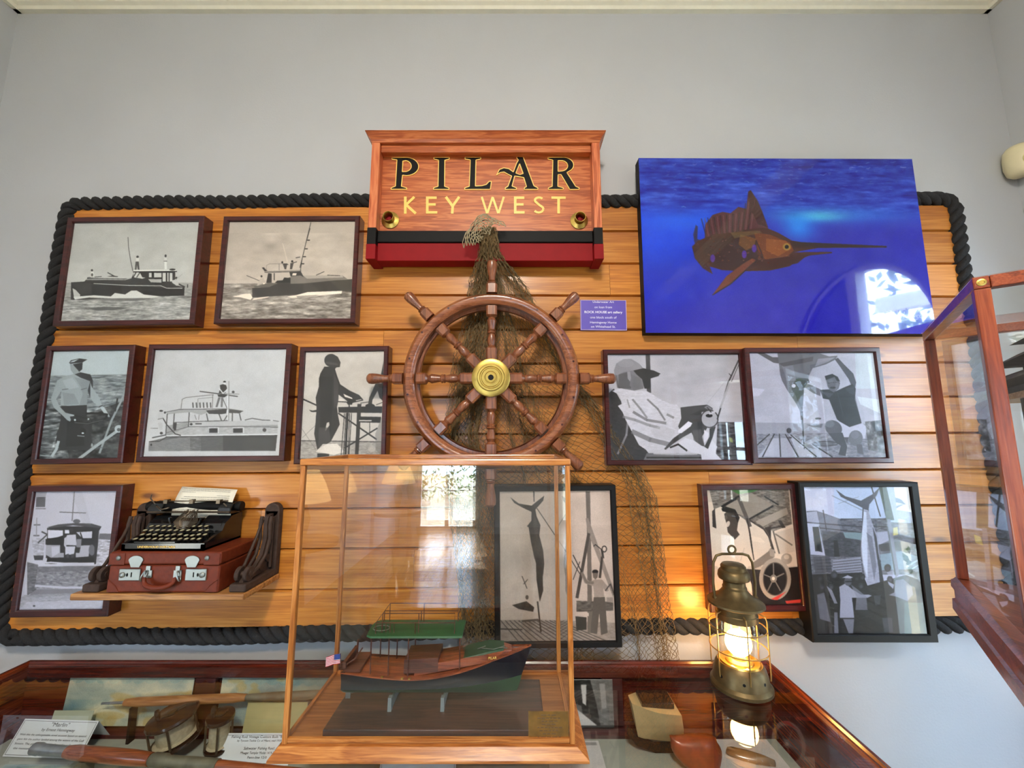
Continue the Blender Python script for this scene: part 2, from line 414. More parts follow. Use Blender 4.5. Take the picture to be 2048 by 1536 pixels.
def d1(p):
    p.waves('0,0 2100,0 2100,900 0,900', 0, 2.5, 1, 90, 50)
    p.p(172, '0,930 2100,930 2100,1600 0,1600', n=8); p.waves('0,1100 2100,1100 2100,1600 0,1600', 0, 22, .8, 34, 5)
    p.p(92, '480,1260 700,1235 1040,1250 820,1280 600,1285', .8); p.p(110, '250,1140 760,1110 1300,1130 1100,1165 700,1160', .7)
    p.p(62, '272,925 440,915 470,885 650,880 1040,875 1075,800 1600,790 1600,960 1720,990 1715,1095 1100,1110 300,1150 268,1145')
    p.p(74, '280,930 520,930 530,1080 400,1090', .8); p.p(45, '540,960 920,965 920,1080 540,1085', .8); p.p(44, '1160,975 1480,1005 1720,1010 1712,1095 1200,1105', .8)
    p.p(70, '480,870 1050,880 1010,930 450,920'); p.l(190, '470,890 700,888 960,892 1040,870', 12); p.l(205, '560,940 1000,965 1420,970 1490,1000 1690,1000', 9)
    p.p(200, '290,1000 330,1020 390,1085 380,1120 310,1130', 1); p.p(225, '300,1110 560,1090 780,1105 830,1060 960,1080 1040,1030 1110,1030 1200,1080 1420,1105 1300,1125 800,1130 500,1120 320,1145')
    p.p(215, '1075,800 1240,795 1240,860 1180,880 1060,860'); p.p(60, '1150,800 1250,800 1250,870 1180,860'); p.l(50, '1060,870 1100,800', 14); p.l(50, '1110,860 1150,800', 12)
    for a, b in ((1265,1300),(1330,1425),(1440,1480),(1500,1515),(1530,1565)): p.p(212, f'{a},805 {b},805 {b},{862 if a<1400 else 915} {a},{862 if a<1400 else 915}')
    p.p(190, '1255,885 1425,885 1425,930 1290,925'); p.l(238, '1065,775 1400,772 1610,775', 14); p.p(50, '1060,786 1620,780 1625,792 1400,800 1065,800')
    p.l(90, '998,350 1005,480 1030,640 1060,780', 9); p.l(70, '740,802 830,850', 12); p.p(60, '730,850 800,838 875,850 860,858')
    p.l(60, '480,865 660,852', 9); p.e(50, 538, 772, 14, 14); p.p(225, '525,785 560,790 570,860 520,860'); p.e(90, 540, 830, 14, 20)
    p.e(60, 1120, 600, 16, 16); p.p(220, '1100,615 1140,610 1140,660 1100,660'); p.p(90, '1095,660 1135,660 1145,765 1125,765 1112,700 1105,765 1085,765')
    p.e(50, 1478, 588, 13, 18); p.p(215, '1462,610 1492,610 1494,650 1460,655'); p.p(232, '1462,660 1492,660 1495,760 1465,760'); p.l(60, '1455,655 1495,655', 8); p.e(60, 1565, 762, 40, 12)
    p.e(70, 1615, 870, 14, 16); p.p(200, '1560,900 1620,885 1650,960 1620,970 1560,930'); p.l(180, '1620,880 1690,820', 9); p.l(60, '1650,950 1720,985', 18); p.l(50, '1758,955 1758,990', 12)
def d2(p):
    p.waves('200,300 1900,300 1900,900 200,900', 0, 5, 1, 90, 45)
    p.p(150, '0,945 1900,930 1900,1500 0,1500', n=8); p.waves('0,950 2000,950 2000,1500 0,1500', 0, 26, .8, 40, 7)
    p.p(75, '540,1000 760,990 860,930 1160,930 1820,885 1830,1050 1700,1040 1200,1080 700,1110 545,1120'); p.p(60, '545,1010 900,940 1200,950 1180,1070 600,1115', .6); p.p(64,'1300,940 1460,930 1520,1040 1410,1045', .6)
    p.p(130, '1030,850 1180,840 1700,845 1760,885 1200,940 1030,945'); p.p(175, '1190,840 1700,835 1700,865 1240,880'); p.p(45, '860,905 930,900 950,865 1030,865 1030,930 830,935')
    p.p(236, '290,1110 430,1075 520,1070 545,1120 520,1150 400,1120'); p.p(232, '560,1130 760,1105 740,1120 540,1155'); p.p(240, '980,1110 1100,1090 1250,1050 1690,1035 1680,1070 1560,1080 1300,1105 1050,1125'); p.p(140, '1100,1100 1400,1085 1350,1100 1120,1120', .7)
    p.p(150, '690,785 1160,770 1180,785 980,800 720,808'); p.l(90, '700,800 1160,788', 8); p.l(150, '720,785 725,710 760,692 930,690', 8); p.l(120, '885,690 885,770', 7)
    p.p(60, '745,810 790,815 790,930 720,935'); p.p(90, '815,810 830,810 830,900 815,900'); p.p(195, '840,805 1010,800 1010,870 940,865 920,900 840,900'); p.p(60, '1015,795 1160,785 1200,860 1160,840 1030,850'); p.p(220, '1060,810 1110,810 1100,840 1050,840')
    p.l(50, '1290,165 1235,390 1195,560 1150,740', 9); p.l(60, '1280,240 1215,470 1180,620 1155,790', 8)
    for y in (390, 500, 600, 690): p.l(40, f'{1150+int((740-y)*.27)},{y} {1190+int((740-y)*.24)},{y}', 16)
    p.l(95, '1100,615 1150,605', 14); p.e(40, 925, 672, 12, 14); p.p(90, '930,690 990,685 975,760 955,760'); p.e(35, 1052, 660, 14, 14); p.p(80, '1030,680 1070,680 1050,760 1022,760'); p.l(60, '1060,680 1110,665', 10); p.l(60, '940,690 1000,700', 10)
    p.p(60, '665,740 690,735 720,770 740,780 700,785'); p.e(60, 660, 850, 12, 14); p.p(190, '640,880 690,870 710,930 600,970'); p.p(235, '680,935 705,935 700,965 680,960'); p.l(90, '470,840 630,905', 8); p.l(190, '615,790 650,860', 5)
    p.l(70, '1360,835 1460,790', 10); p.l(50, '1500,835 1660,840', 8); p.p(110, '560,990 760,930 870,940 760,985'); p.l(228, '930,430 990,660', 8, .6)
def d3(p):
    p.p(150, '0,430 1500,405 1500,1500 0,1500', n=4); p.waves('0,430 1500,410 1500,900 0,900', 0, 20, .9, 26, 4)
    p.p(96, '0,750 700,800 800,1500 0,1500', .7); p.waves('0,750 600,800 500,1500 0,1500', 0, 34, .9, 30, 6)
    p.p(62, '500,960 1300,700 1300,1500 600,1500', .8); p.waves('500,900 1300,700 1300,1500 300,1500', 0, 24, .9, 24, 14)
    p.p(60, '485,780 790,770 790,900 850,1000 830,1300 480,1300 420,1200 480,950'); p.p(44, '560,950 740,950 760,1250 540,1260', .8)
    # torso and arms
    p.p(64, '640,400 715,385 830,410 860,480 860,560 830,690 800,600')
    p.p(176, '440,480 560,425 640,405 720,450 830,490 800,600 790,770 560,780 480,770 490,600 430,700 470,790 540,860 640,885 640,900 590,905 610,970 560,950 490,880 400,800 365,700 400,600')
    p.p(140, '640,440 830,490 800,600 790,770 700,775 740,640 720,560', .5); p.p(205, '500,480 620,450 700,560 560,590', .45); p.l(95, '500,590 570,580', 9, .8); p.l(105, '720,590 790,570', 9, .8); p.p(130, '500,620 640,640 700,760 520,770', .35)
    p.p(180, '830,500 850,560 930,670 970,775 1020,840 1060,905 1050,915 1000,880 950,800 870,740 830,690'); p.l(60, '935,790 972,775', 12); p.p(200, '945,800 990,790 1060,900 1000,880')
    # head, cap
    p.p(170, '590,280 640,300 700,370 720,385 640,410 600,360'); p.p(60, '625,290 740,270 735,350 700,378 640,310'); p.p(58, '580,275 600,245 700,222 795,235 740,268 600,285'); p.p(210, '585,270 620,250 700,228 640,262')
    p.l(36, '600,960 700,985 850,985 1010,930 1030,880 900,865 780,870', 22); p.l(150, '640,975 800,990 980,945', 5); p.e(210, 650, 945, 12, 12); p.e(200, 805, 935, 14, 12); p.l(40, '650,890 800,935', 8)
    p.e(30, 745, 1080, 34, 40); p.e(235, 742, 1100, 16, 9); p.l(170, '680,1130 760,1138', 10); p.e(180, 850, 1240, 10, 22)
    p.l(120, '1190,540 1020,840', 4, .8); p.l(170, '1250,590 1180,750 1080,950 940,1330', 26); p.l(185, '700,1400 900,1250 1110,1100 1200,1040', 36); p.e(200, 1165, 1050, 50, 45); p.e(110, 1165, 1060, 22, 20)
    p.p(40, '1140,690 1160,690 1130,850 1120,840'); p.l(200, '455,1200 430,1290 380,1370', 34); p.l(190, '245,1362 380,1372', 10); p.l(120, '930,1270 1010,1275', 8); p.p(110, '1020,1250 1180,1200 1170,1390 1060,1390', .5)
def d4(p):
    p.waves('0,0 2000,0 2000,1000 0,1000', 0, 1.5, 1, 90, 60)
    p.p(165, '350,1100 610,1040 800,1040 1000,1040 1760,1040 1750,1230 330,1240', n=5); p.p(205, '600,1045 1760,1040 1760,1085 1330,1095 620,1105', .8); p.p(196, '620,1110 1760,1110 1755,1220 340,1235', .7, n=7)
    p.p(120, '115,1300 340,1245 1750,1225 1730,1418 110,1420', n=8); p.p(82, '1060,1235 1750,1225 1730,1418 1060,1418'); p.p(160, '115,1300 500,1250 640,1240 640,1418 110,1420', .5); p.p(100, '780,1240 1060,1235 1060,1418 780,1418', .7)
    p.l(60, '120,1300 250,1295 340,1240 1750,1222', 10); p.l(110, '330,1190 620,1110 1340,1110 1760,1115', 8); p.l(80, '610,1050 800,1040 1000,1035 1130,1030', 8); p.l(235, '340,1225 1750,1205', 9)
    for a, b in ((885,990),(1190,1310)): p.p(70, f'{a},1132 {b},1130 {b},1185 {a},1188'); p.l(235, f'{a-10},1122 {b+12},1118 {b+12},1192', 7)
    p.e(90, 1588, 1152, 24, 24); p.l(120, '1665,1118 1755,1122', 12, .6); p.e(60, 655, 1078, 18, 14); p.l(80, '710,1072 785,1072', 14)
    p.p(80, '840,900 1110,885 1100,940 1040,950 880,945'); p.p(90, '1130,890 1310,915 1270,940 1180,935 1130,935'); p.p(175, '350,935 500,890 840,890 860,930 780,960 650,925 460,940 350,955'); p.l(100, '310,930 500,890 1115,882 1315,912', 9)
    for q in ('350,945 330,1220', '440,945 425,1130', '630,930 618,1110', '850,945 870,1040', '1010,950 1040,1030', '1110,970 1075,1030', '1180,935 1178,1035', '1270,945 1290,1028'): p.l(92, q, 13)
    p.l(110, '700,960 720,1020', 6); p.l(110, '755,960 750,1020', 6); p.l(100, '430,1055 620,1050', 8); p.l(60, '295,1000 340,1080 450,1200 520,1220', 12); p.p(70, '430,1060 470,1060 460,1160 430,1150')
    p.l(120, '525,880 540,760 590,738 900,705 940,705', 8); p.l(130, '740,760 740,870', 6); p.l(130, '740,755 930,735', 5)
    for x in range(680, 930, 45): p.l(70, f'{x-5},805 {x},865', 16, .85)
    p.l(110, '930,700 925,870', 7); p.l(70, '765,660 1000,690 1245,725', 12); p.l(140, '1010,688 1265,695', 8); p.e(80, 1190, 668, 18, 16); p.l(150, '1135,530 1135,700 1130,1030', 11); p.l(236, '1120,700 1122,1030', 8)
    p.e(40, 1080, 540, 18, 14); p.p(225, '1062,545 1098,545 1090,575 1068,570'); p.p(74, '1020,580 1060,568 1100,580 1112,620 1100,640 1090,680 1005,685 1025,620'); p.l(225, '1010,620 1060,685 1110,640', 14); p.p(60, '990,700 1120,705 1080,735 1000,728')
    p.p(120, '1000,735 1030,735 990,860 965,860'); p.p(130, '1035,735 1065,735 1055,860 1030,860'); p.l(90, '1060,760 1110,870', 8)
    p.e(55, 272, 908, 24, 11); p.p(200, '240,925 300,925 300,1010 230,1015'); p.l(110, '230,1015 300,1000', 8); p.e(55, 320, 930, 12, 14); p.p(190, '230,1060 290,1055 290,1150 250,1150', .6); p.e(60, 275, 1192, 20, 16); p.l(80, '160,1250 330,1215', 14); p.e(50, 145, 1340, 12, 14)
    p.l(110, '1340,1025 1430,1003 1560,1025 1660,1028', 12); p.l(110, '1700,1030 1770,1042', 9); p.l(130, '140,1130 230,1130', 8)
def d5(p):
    p.waves('0,0 1500,0 1500,900 0,900', 0, 3.5, 1, 70, 50); p.p(165, '0,1290 1500,1300 1500,1600 0,1600', n=10); p.l(60, '140,1288 1180,1302', 10)
    p.l(50, '160,755 370,850', 18); p.p(52, '245,895 290,905 360,890 360,920 300,925 270,920'); p.l(130, '150,1130 330,1400', 5); p.l(130, '160,1250 330,1090', 5)
    p.p(50, '440,345 600,345 575,375 600,460 640,570 760,650 880,705 930,760 860,780 760,810 700,760 620,700 615,790 600,860 612,960 635,1080 600,1150 520,1300 350,1400 310,1200 330,1040 340,860 330,740 370,600 370,500 390,430')
    p.e(60, 525, 265, 86, 82); p.p(60, '560,190 610,220 645,290 635,350 560,360 500,330'); p.p(84, '455,280 600,300 620,330 460,310', .8); p.p(34, '385,470 540,470 540,900 520,1180 385,1110', .8); p.p(84, '560,420 620,560 610,780 600,860 560,880', .6)
    p.p(190, '448,1160 470,1060 500,1050 505,1090 460,1160'); p.p(78, '370,1120 500,1120 520,1290 360,1380', .7); p.p(40, '350,1450 500,1450 500,1520 350,1520'); p.p(236, '330,1430 420,1330 600,1325 700,1430 560,1470', .75)
    p.p(214, '680,690 790,740 800,760 700,730'); p.p(214, '615,770 650,750 700,775 640,785'); p.p(214, '835,775 910,760 905,775 850,785'); p.l(34, '610,790 800,800 930,770', 12); p.p(40, '720,800 800,800 790,830 740,830'); p.l(30, '755,820 755,860', 14)
    p.p(44, '615,860 1175,850 1170,935 620,930'); p.p(52, '860,820 910,820 870,1510 825,1510'); p.p(44, '880,980 1160,985 1150,1060 880,1055'); p.p(200, '880,1025 1040,1025 1040,1040 880,1040')
    for q in ('620,940 1100,1270', '1110,1130 700,1380'): p.l(46, q, 18)
    for a, b in ((695,650),(715,680),(760,740),(785,750)): p.l(60, f'{a},940 {b},1500', 10)
    p.l(40, '735,940 705,1500', 26); p.l(70, '1015,1060 1015,1180', 9); p.p(60, '1160,440 1200,240 1205,600 1170,600'); p.p(54, '1090,560 1190,560 1190,790 1140,740 1115,650 1050,770 1040,850 990,850 1010,740')
    p.l(60, '900,810 1000,795', 9); p.l(60, '1100,830 1180,800', 9); p.e(40, 1020, 845, 60, 28); p.p(120, '1085,1200 1170,980 1165,1480 1090,1400', .5); p.e(200, 1040, 1390, 50, 40, .4)
def d6(p):
    p.p(170, '380,130 520,130 500,190 380,190', .8); p.p(112, '398,200 500,200 495,300 395,300'); p.l(90, '400,195 500,195', 7); p.l(120, '395,318 500,318', 8)
    p.l(130, '815,130 790,450', 11); p.l(110, '655,355 940,365', 9); p.p(120, '1090,590 1230,590 1225,660 1080,650'); p.p(190, '350,640 490,640 480,860 370,860', n=14); p.p(196, '1060,660 1220,660 1190,960 1050,960', n=20)
    p.p(54, '515,530 700,510 1110,515 1085,560 1050,920 500,915 520,560'); p.p(86, '520,520 640,490 820,475 1000,480 1110,512 1090,530 800,500 560,530'); p.e(110, 840, 455, 40, 22)
    p.p(222, '525,550 690,555 690,610 600,640 525,640'); p.p(210, '835,575 1010,565 1005,640 900,640'); p.p(228, '710,550 760,550 760,590 710,590'); p.p(34, '500,650 690,620 700,720 500,710')
    p.p(180, '505,715 660,715 660,800 700,800 700,850 560,855 500,820'); p.p(206, '565,735 650,730 650,800 570,850'); p.p(190, '885,720 985,718 970,840 830,850 830,800 870,800'); p.e(120, 1005, 770, 34, 60)
    p.e(70, 780, 555, 24, 22); p.p(208, '735,605 830,600 840,720 730,722 700,700'); p.p(200, '705,640 735,620 730,760 700,720'); p.l(30, '730,722 812,726', 12); p.p(212, '715,730 825,730 810,820 715,820'); p.l(80, '740,820 745,900', 26); p.l(80, '795,820 790,900', 26); p.p(150, '840,650 895,650 885,740 835,740'); p.l(50, '880,580 900,640', 12)
    p.p(40, '500,860 1050,850 1050,915 480,920'); p.l(210, '400,915 560,905 700,915 1030,915', 16); p.p(206, '480,850 520,860 510,905 470,905'); p.l(60, '1045,560 1040,920', 16); p.l(80, '1080,560 1065,740', 10)
    p.p(118, '300,900 420,930 400,1200 300,1270', n=12); p.p(150, '420,950 1130,940 1130,1200 380,1190', n=16); p.p(120, '420,950 1130,940 1120,990 420,1010', .6); p.l(205, '390,1160 700,1180 950,1180', 22); p.p(96, '380,1195 1150,1195 1150,1240 300,1290', .6); p.p(168, '240,1260 1150,1230 1150,1420 200,1420', .8, n=10); p.p(215, '300,1340 1150,1310 1150,1400 220,1410', .5)
    p.l(200, '285,930 250,1270', 30, .8); p.e(70, 375, 1380, 14, 9); p.p(70, '370,830 480,830 470,880 380,880'); p.l(80, '460,570 520,600 420,690', 14); p.l(120, '375,495 440,495', 12); p.l(120, '370,612 430,612', 14); p.l(150, '405,420 400,620', 8); p.p(170, '780,130 900,130 1000,500 900,480', .2)
def d7(p):
    p.waves('600,100 1900,100 1900,900 600,900', 0, 5, 1, 110, 60)
    p.p(88, '1500,985 1900,990 1900,1500 1480,1500', n=7); p.waves('1500,985 1900,990 1900,1500 1480,1500', 0, 20, .9, 30, 8)
    p.p(76, '585,130 640,130 655,615 600,600'); p.p(60, '110,620 180,560 270,720 330,960 420,1130 620,1380 620,1470 150,1470', n=4)
    p.l(160, '355,1000 340,1150 230,1390', 26, .8); p.p(118, '600,1380 1290,1385 1300,1470 560,1470'); p.l(200, '690,1385 1000,1395 1240,1390', 22, .8); p.l(50, '600,1440 1290,1440', 22)
    p.p(130, '200,430 180,330 210,240 300,185 400,180 500,240 570,320 560,560 440,585 330,570 220,550'); p.p(150, '180,330 210,240 300,185 400,180 500,240 540,300 420,330 300,350 200,400'); p.p(92, '240,380 380,340 400,560 240,555', .8); p.p(122, '400,380 520,420 560,560 440,585 380,520'); p.p(52, '430,330 560,300 770,365 750,400 650,430 640,560 570,560 540,440 470,380'); p.p(46, '560,300 690,330 775,370 720,410 640,425 560,380'); p.p(156, '350,345 385,340 400,430 385,470 355,430')
    p.e(172, 330, 240, 105, 48, .3); p.e(112, 470, 480, 55, 70, .45); p.l(70, '205,390 240,545 330,572', 16, .5)
    p.p(205, '155,590 270,555 440,590 600,590 760,690 900,755 980,760 1030,830 1040,940 1000,1030 950,1070 1010,1100 1030,1130 940,1180 930,1250 880,1280 760,1340 620,1360 500,1280 420,1130 330,960 290,860 230,780 290,750 250,640', n=4)
    for q, w, g in (('420,700 520,820 600,930', 26, 130), ('610,700 740,820 830,960', 24, 110), ('430,860 600,960 840,1000', 34, 118), ('300,920 450,960 640,1030 760,1060', 34, 140), ('420,1110 640,1210 880,1270', 60, 120), ('350,700 380,800', 18, 150), ('860,890 940,930', 30, 130)): p.l(g, q, w, .75)
    p.p(188, '640,1080 800,1030 960,1090 900,1230 700,1180', .5); p.p(72, '1030,800 1200,780 1370,765 1440,810 1440,830 1300,860 1290,960 1370,1060 1300,1180 1340,1300 1240,1270 1170,1120 1060,1180 940,1260 840,1340 820,1330 930,1200 1040,1120 1000,1040 1040,940')
    p.p(226, '1000,1090 1130,975 1180,1000 1160,1040 1040,1130 1000,1120'); p.p(160, '1370,770 1440,820 1420,850 1330,800', .7); p.p(100, '1180,1090 1290,1080 1340,1300 1200,1240', .7)
    p.e(178, 1400, 945, 110, 112); p.ring(70, 1400, 945, 108, 110, 14); p.e(40, 1395, 905, 44, 22); p.l(200, '1400,880 1520,830', 26); p.l(170, '1400,940 1400,1020', 5); p.l(60, '1370,800 1420,860', 14)
    p.p(212, '1000,1250 1090,1190 1200,1220 1360,1330 1420,1200 1500,1300 1470,1380 1560,1470 1310,1470 1290,1400 1160,1370'); p.p(216, '1330,1080 1390,1130 1380,1200 1330,1250'); p.p(50, '1400,1070 1480,1040 1440,1180 1380,1330 1335,1300 1400,1170'); p.l(40, '900,1310 1000,1270 1110,1350', 22); p.l(200, '930,1330 1010,1300', 20)
    p.l(70, '1770,200 1640,480 1500,950', 18); p.l(175, '1660,470 1540,800', 26); p.l(80, '1780,240 1680,470', 8); p.l(60, '1650,370 1680,400', 10); p.l(170, '1640,420 1500,590 1370,750', 4); p.p(200, '1530,620 1800,560 1820,900 1560,900', .25); p.p((190,206,120), '1650,1180 1690,1190 1700,1250 1660,1240', .6)  # translucent pale quad: window reflection of the pane, painted into the print
def d8(p):
    p.waves('0,100 1900,100 1900,900 0,900', 0, 3, 1, 90, 60); p.p(152, '100,990 1900,1010 1900,1150 100,1130', .8); p.p(140, '100,1135 1900,1120 1900,1500 100,1500', n=12)
    p.p(178, '230,1430 430,1190 500,1190 520,1430'); p.p(172, '530,1430 520,1190 600,1190 740,1430'); p.p(184, '760,1430 620,1140 700,1170 980,1430', .9); p.p(168, '1000,1430 900,1350 1040,1350 1160,1430')
    for q in ('290,1430 440,1140', '520,1430 505,1140', '745,1430 580,1140', '980,1430 650,1150', '220,1280 380,1140', '1180,1430 930,1270'): p.l(40, q, 13)
    p.e(90, 1090, 1260, 170, 34, .5); p.ring(70, 1090, 1262, 160, 30, 8); p.e(70, 628, 1095, 32, 34); p.e(70, 1000, 942, 40, 14, .8); p.p(100, '850,1020 1060,1010 1040,1060 900,1040', .7); p.e(80, 640, 1185, 26, 12)
    p.p(86, '210,100 300,100 420,160 500,160 500,240 430,230'); p.p(105, '480,100 1020,110 1140,150 1250,140 1220,190 1100,250 930,300 880,400 870,480 820,560 800,700 800,850 770,850 700,720 600,570 540,460 515,380 500,250'); p.p(62, '720,420 870,430 860,490 820,560 800,830 730,740 690,620 660,560'); p.p(150, '540,270 680,260 720,460 600,460', .4); p.p(60, '500,240 740,190 940,150 930,210 560,280', .7); p.e(205, 688, 525, 26, 24)
    p.p(170, '1000,180 1220,160 1130,220 960,280', .6); p.p(40, '770,850 803,850 828,1330 820,1330'); p.l(120, '690,610 780,840 800,1100', 7); p.l(60, '870,440 880,480', 18)
    p.p(86, '1215,190 1250,165 1330,250 1450,370 1485,480 1470,560 1420,510 1390,440 1280,280'); p.p(110, '850,500 900,510 1030,570 1030,655 940,620 830,545')
    p.p(52, '1025,575 1140,570 1210,600 1330,545 1440,500 1480,560 1470,700 1530,900 1555,1000 1400,1050 1340,1040 1240,950 1200,850 1140,700 1060,685'); p.p(74, '1340,560 1460,520 1470,640 1400,620', .6); p.l(86, '1250,620 1320,900', 10, .5)
    p.p(104, '1100,440 1150,400 1230,400 1280,490 1260,560 1200,610 1150,580 1120,530'); p.p(40, '1085,400 1180,372 1250,410 1280,470 1240,460 1210,410 1100,450'); p.e(44, 1190, 548, 40, 12); p.l(50, '1130,490 1200,480', 12); p.p(150, '1230,460 1270,500 1250,560 1210,590', .4)
    p.p(40, '1300,700 1470,640 1530,900 1400,940', .3); p.e(120, 1165, 470, 34, 26, .5); p.l(60, '1215,480 1245,478', 8, .7); p.p(130, '1040,600 1200,620 1140,680', .3)
    p.p(196, '1240,960 1400,1050 1560,1000 1620,1050 1600,1200 1330,1180 1250,1080'); p.e(96, 1195, 1060, 115, 92, 1, .5); p.e(128, 1150, 1010, 60, 45, .6); p.p(80, '1130,1130 1310,1120 1370,1300 1350,1420 1260,1400 1290,1290 1200,1220'); p.e(118, 1480, 1190, 90, 100); p.e(140, 1470, 1150, 50, 50, .5); p.p(104, '1490,1270 1560,1270 1580,1400 1500,1380'); p.p(96, '1330,1180 1390,1180 1370,1260', 1)
    p.p(74, '1600,980 1840,960 1860,1390 1640,1340', .8); p.waves('1600,980 1840,960 1860,1390 1640,1340', 0, 30, .9, 14, 16); p.p((206,232,236), '1470,110 1700,110 1760,560 1490,560', .35); p.p((226,240,244), '1540,760 1800,880 1780,700 1500,660', .5); p.p(212, '160,550 320,570 250,650 170,660', .6)  # bluish-white quads at right: window glare on the glass, painted into the print
def d9(p):
    p.waves('0,0 1300,0 1300,1000 0,1000', 0, 3, 1, 90, 60); p.p(150, '90,1265 450,1260 1140,1290 1140,1460 90,1460', n=6)
    for i in range(14): p.l(70, f'{100+i*40},1270 {260+i*62},1460', 7, .8)
    p.l(90, '290,1275 430,1262 440,1280', 16); p.l(70, '100,1345 290,1350', 9)
    p.p(58, '390,105 402,105 402,200 395,200'); p.p(66, '185,160 260,215 375,235 490,145 480,190 410,270 420,330 455,410 445,500 480,640 490,760 480,860 450,930 430,800 400,700 370,560 350,430 335,420 375,370 375,290 290,250 220,210')
    p.p(44, '415,700 470,720 480,1000 450,1100 420,900'); p.p(96, '400,300 430,420 430,560 390,420', .6); p.l(60, '430,1100 460,1370', 12); p.l(56, '425,260 680,640 830,880', 6)
    p.p(60, '200,1130 330,1095 400,1150 390,1190 260,1165'); p.l(80, '290,870 335,980', 7); p.l(80, '305,940 340,900', 7); p.e(80, 335, 1060, 14, 20)
    p.p(110, '862,105 902,105 910,520 925,1380 880,1380 875,500'); p.p(140, '862,350 885,345 1120,1000 1110,1060 880,470'); p.l(80, '890,490 785,1060', 26); p.l(60, '750,680 870,920', 8); p.l(60, '810,740 750,900', 6)
    p.ring(60, 1030, 625, 20, 26, 9); p.p(60, '995,620 1020,640 1030,710 1010,700'); p.l(60, '935,600 950,585 1000,625', 8); p.l(70, '1010,700 990,880', 20)
    p.p(96, '780,1090 1110,1100 1110,1180 780,1190', n=12); p.p(190, '770,1190 890,1200 890,1230 770,1220'); p.p(60, '770,1230 870,1240 870,1350 780,1360'); p.p(150, '1050,1060 1110,1060 1110,1110 1050,1100')
    p.e(44, 948, 830, 28, 20); p.p(112, '925,840 975,840 970,880 950,900 930,880'); p.p(150, '900,915 950,900 1010,900 1060,960 1070,1000 1050,1010 1020,980 1030,1050 940,1060 930,960 850,930 820,850 830,830 860,890'); p.l(120, '830,840 870,925 930,930', 22)
    p.p(92, '935,1060 1035,1055 1060,1380 1000,1400 985,1200 965,1390 905,1380'); p.l(74, '1040,1000 1085,940 1120,1040', 10); p.p(190, '600,200 720,200 720,1000 620,700', .25)
def d10(p):
    p.p(206, '0,300 1300,300 1300,1000 0,1000'); p.p(116, '158,160 1018,150 1060,540 860,620 620,520 590,520 470,440 280,350 210,380', n=16)
    p.p((70,130,60), '370,158 720,152 640,190 480,215', .8); p.p(146, '500,250 620,200 850,330 590,480', .9); p.p(152, '330,340 480,270 560,460 470,430', .9)
    for q, w in (('300,350 480,240', 26), ('760,240 910,330', 14), ('590,490 850,345', 18)): p.l(34, q, w)
    p.l(92, '480,260 600,560', 40); p.p(158, '660,510 1000,360 1020,430 740,570'); p.l(60, '600,500 760,600 960,560', 16); p.p(60, '740,590 830,560 830,700 880,860 850,850 800,680')
    p.l(50, '570,480 600,640 640,930', 16); p.p(192, '860,640 1070,580 1095,840 930,870', 1); p.l(100, '855,620 920,860', 16); p.l(120, '880,650 1060,770', 16); p.p(60, '905,500 940,500 990,580 950,585'); p.ring(90, 640, 780, 190, 240, 12, -1.5, 0)
    p.p(60, '190,400 220,370 235,590 195,570'); p.p(206, '200,580 350,610 440,700 490,640 600,720 640,930 570,1020 640,1300 240,1000'); p.l(120, '470,960 560,1040', 14); p.l(170, '540,800 500,940', 8, .6)
    p.p(76, '320,430 380,380 470,440 470,540 460,610 490,655 437,710 360,630 350,560'); p.p(40, '290,370 340,350 440,380 490,470 470,530 430,430 340,410 300,400'); p.e(215, 362, 540, 20, 34, .9, .3); p.e(120, 340, 470, 16, 26, .6)
    p.p(128, '620,970 720,900 800,840 830,800 870,830 870,900 720,1000 620,1040'); p.p(158, '810,810 870,820 870,900 820,890'); p.p(50, '560,1030 720,1040 760,1440 640,1440 620,1200')
    p.p(34, '700,1050 1180,1000 1190,1420 650,1450'); p.e(24, 880, 1140, 160, 210); p.ring(160, 875, 1140, 152, 205, 42); p.ring(90, 875, 1140, 128, 178, 10)
    for a in range(5): p.l(120, [(860, 1135), (860+118*math.cos(a*1.257-1.6), 1135+165*math.sin(a*1.257-1.6))], 14)
    p.e(130, 858, 1135, 38, 44); p.e(206, 856, 1135, 18, 20); p.e(150, 1000, 920, 60, 60, .9); p.e(200, 1000, 900, 30, 26, .7)
    p.p((206,70,60), '830,1360 1005,1272 960,1310 900,1370'); p.p((200,70,60), '985,1380 1160,1360 1150,1400 1000,1410'); p.p(220, '620,670 720,690 770,745 630,730', .6)
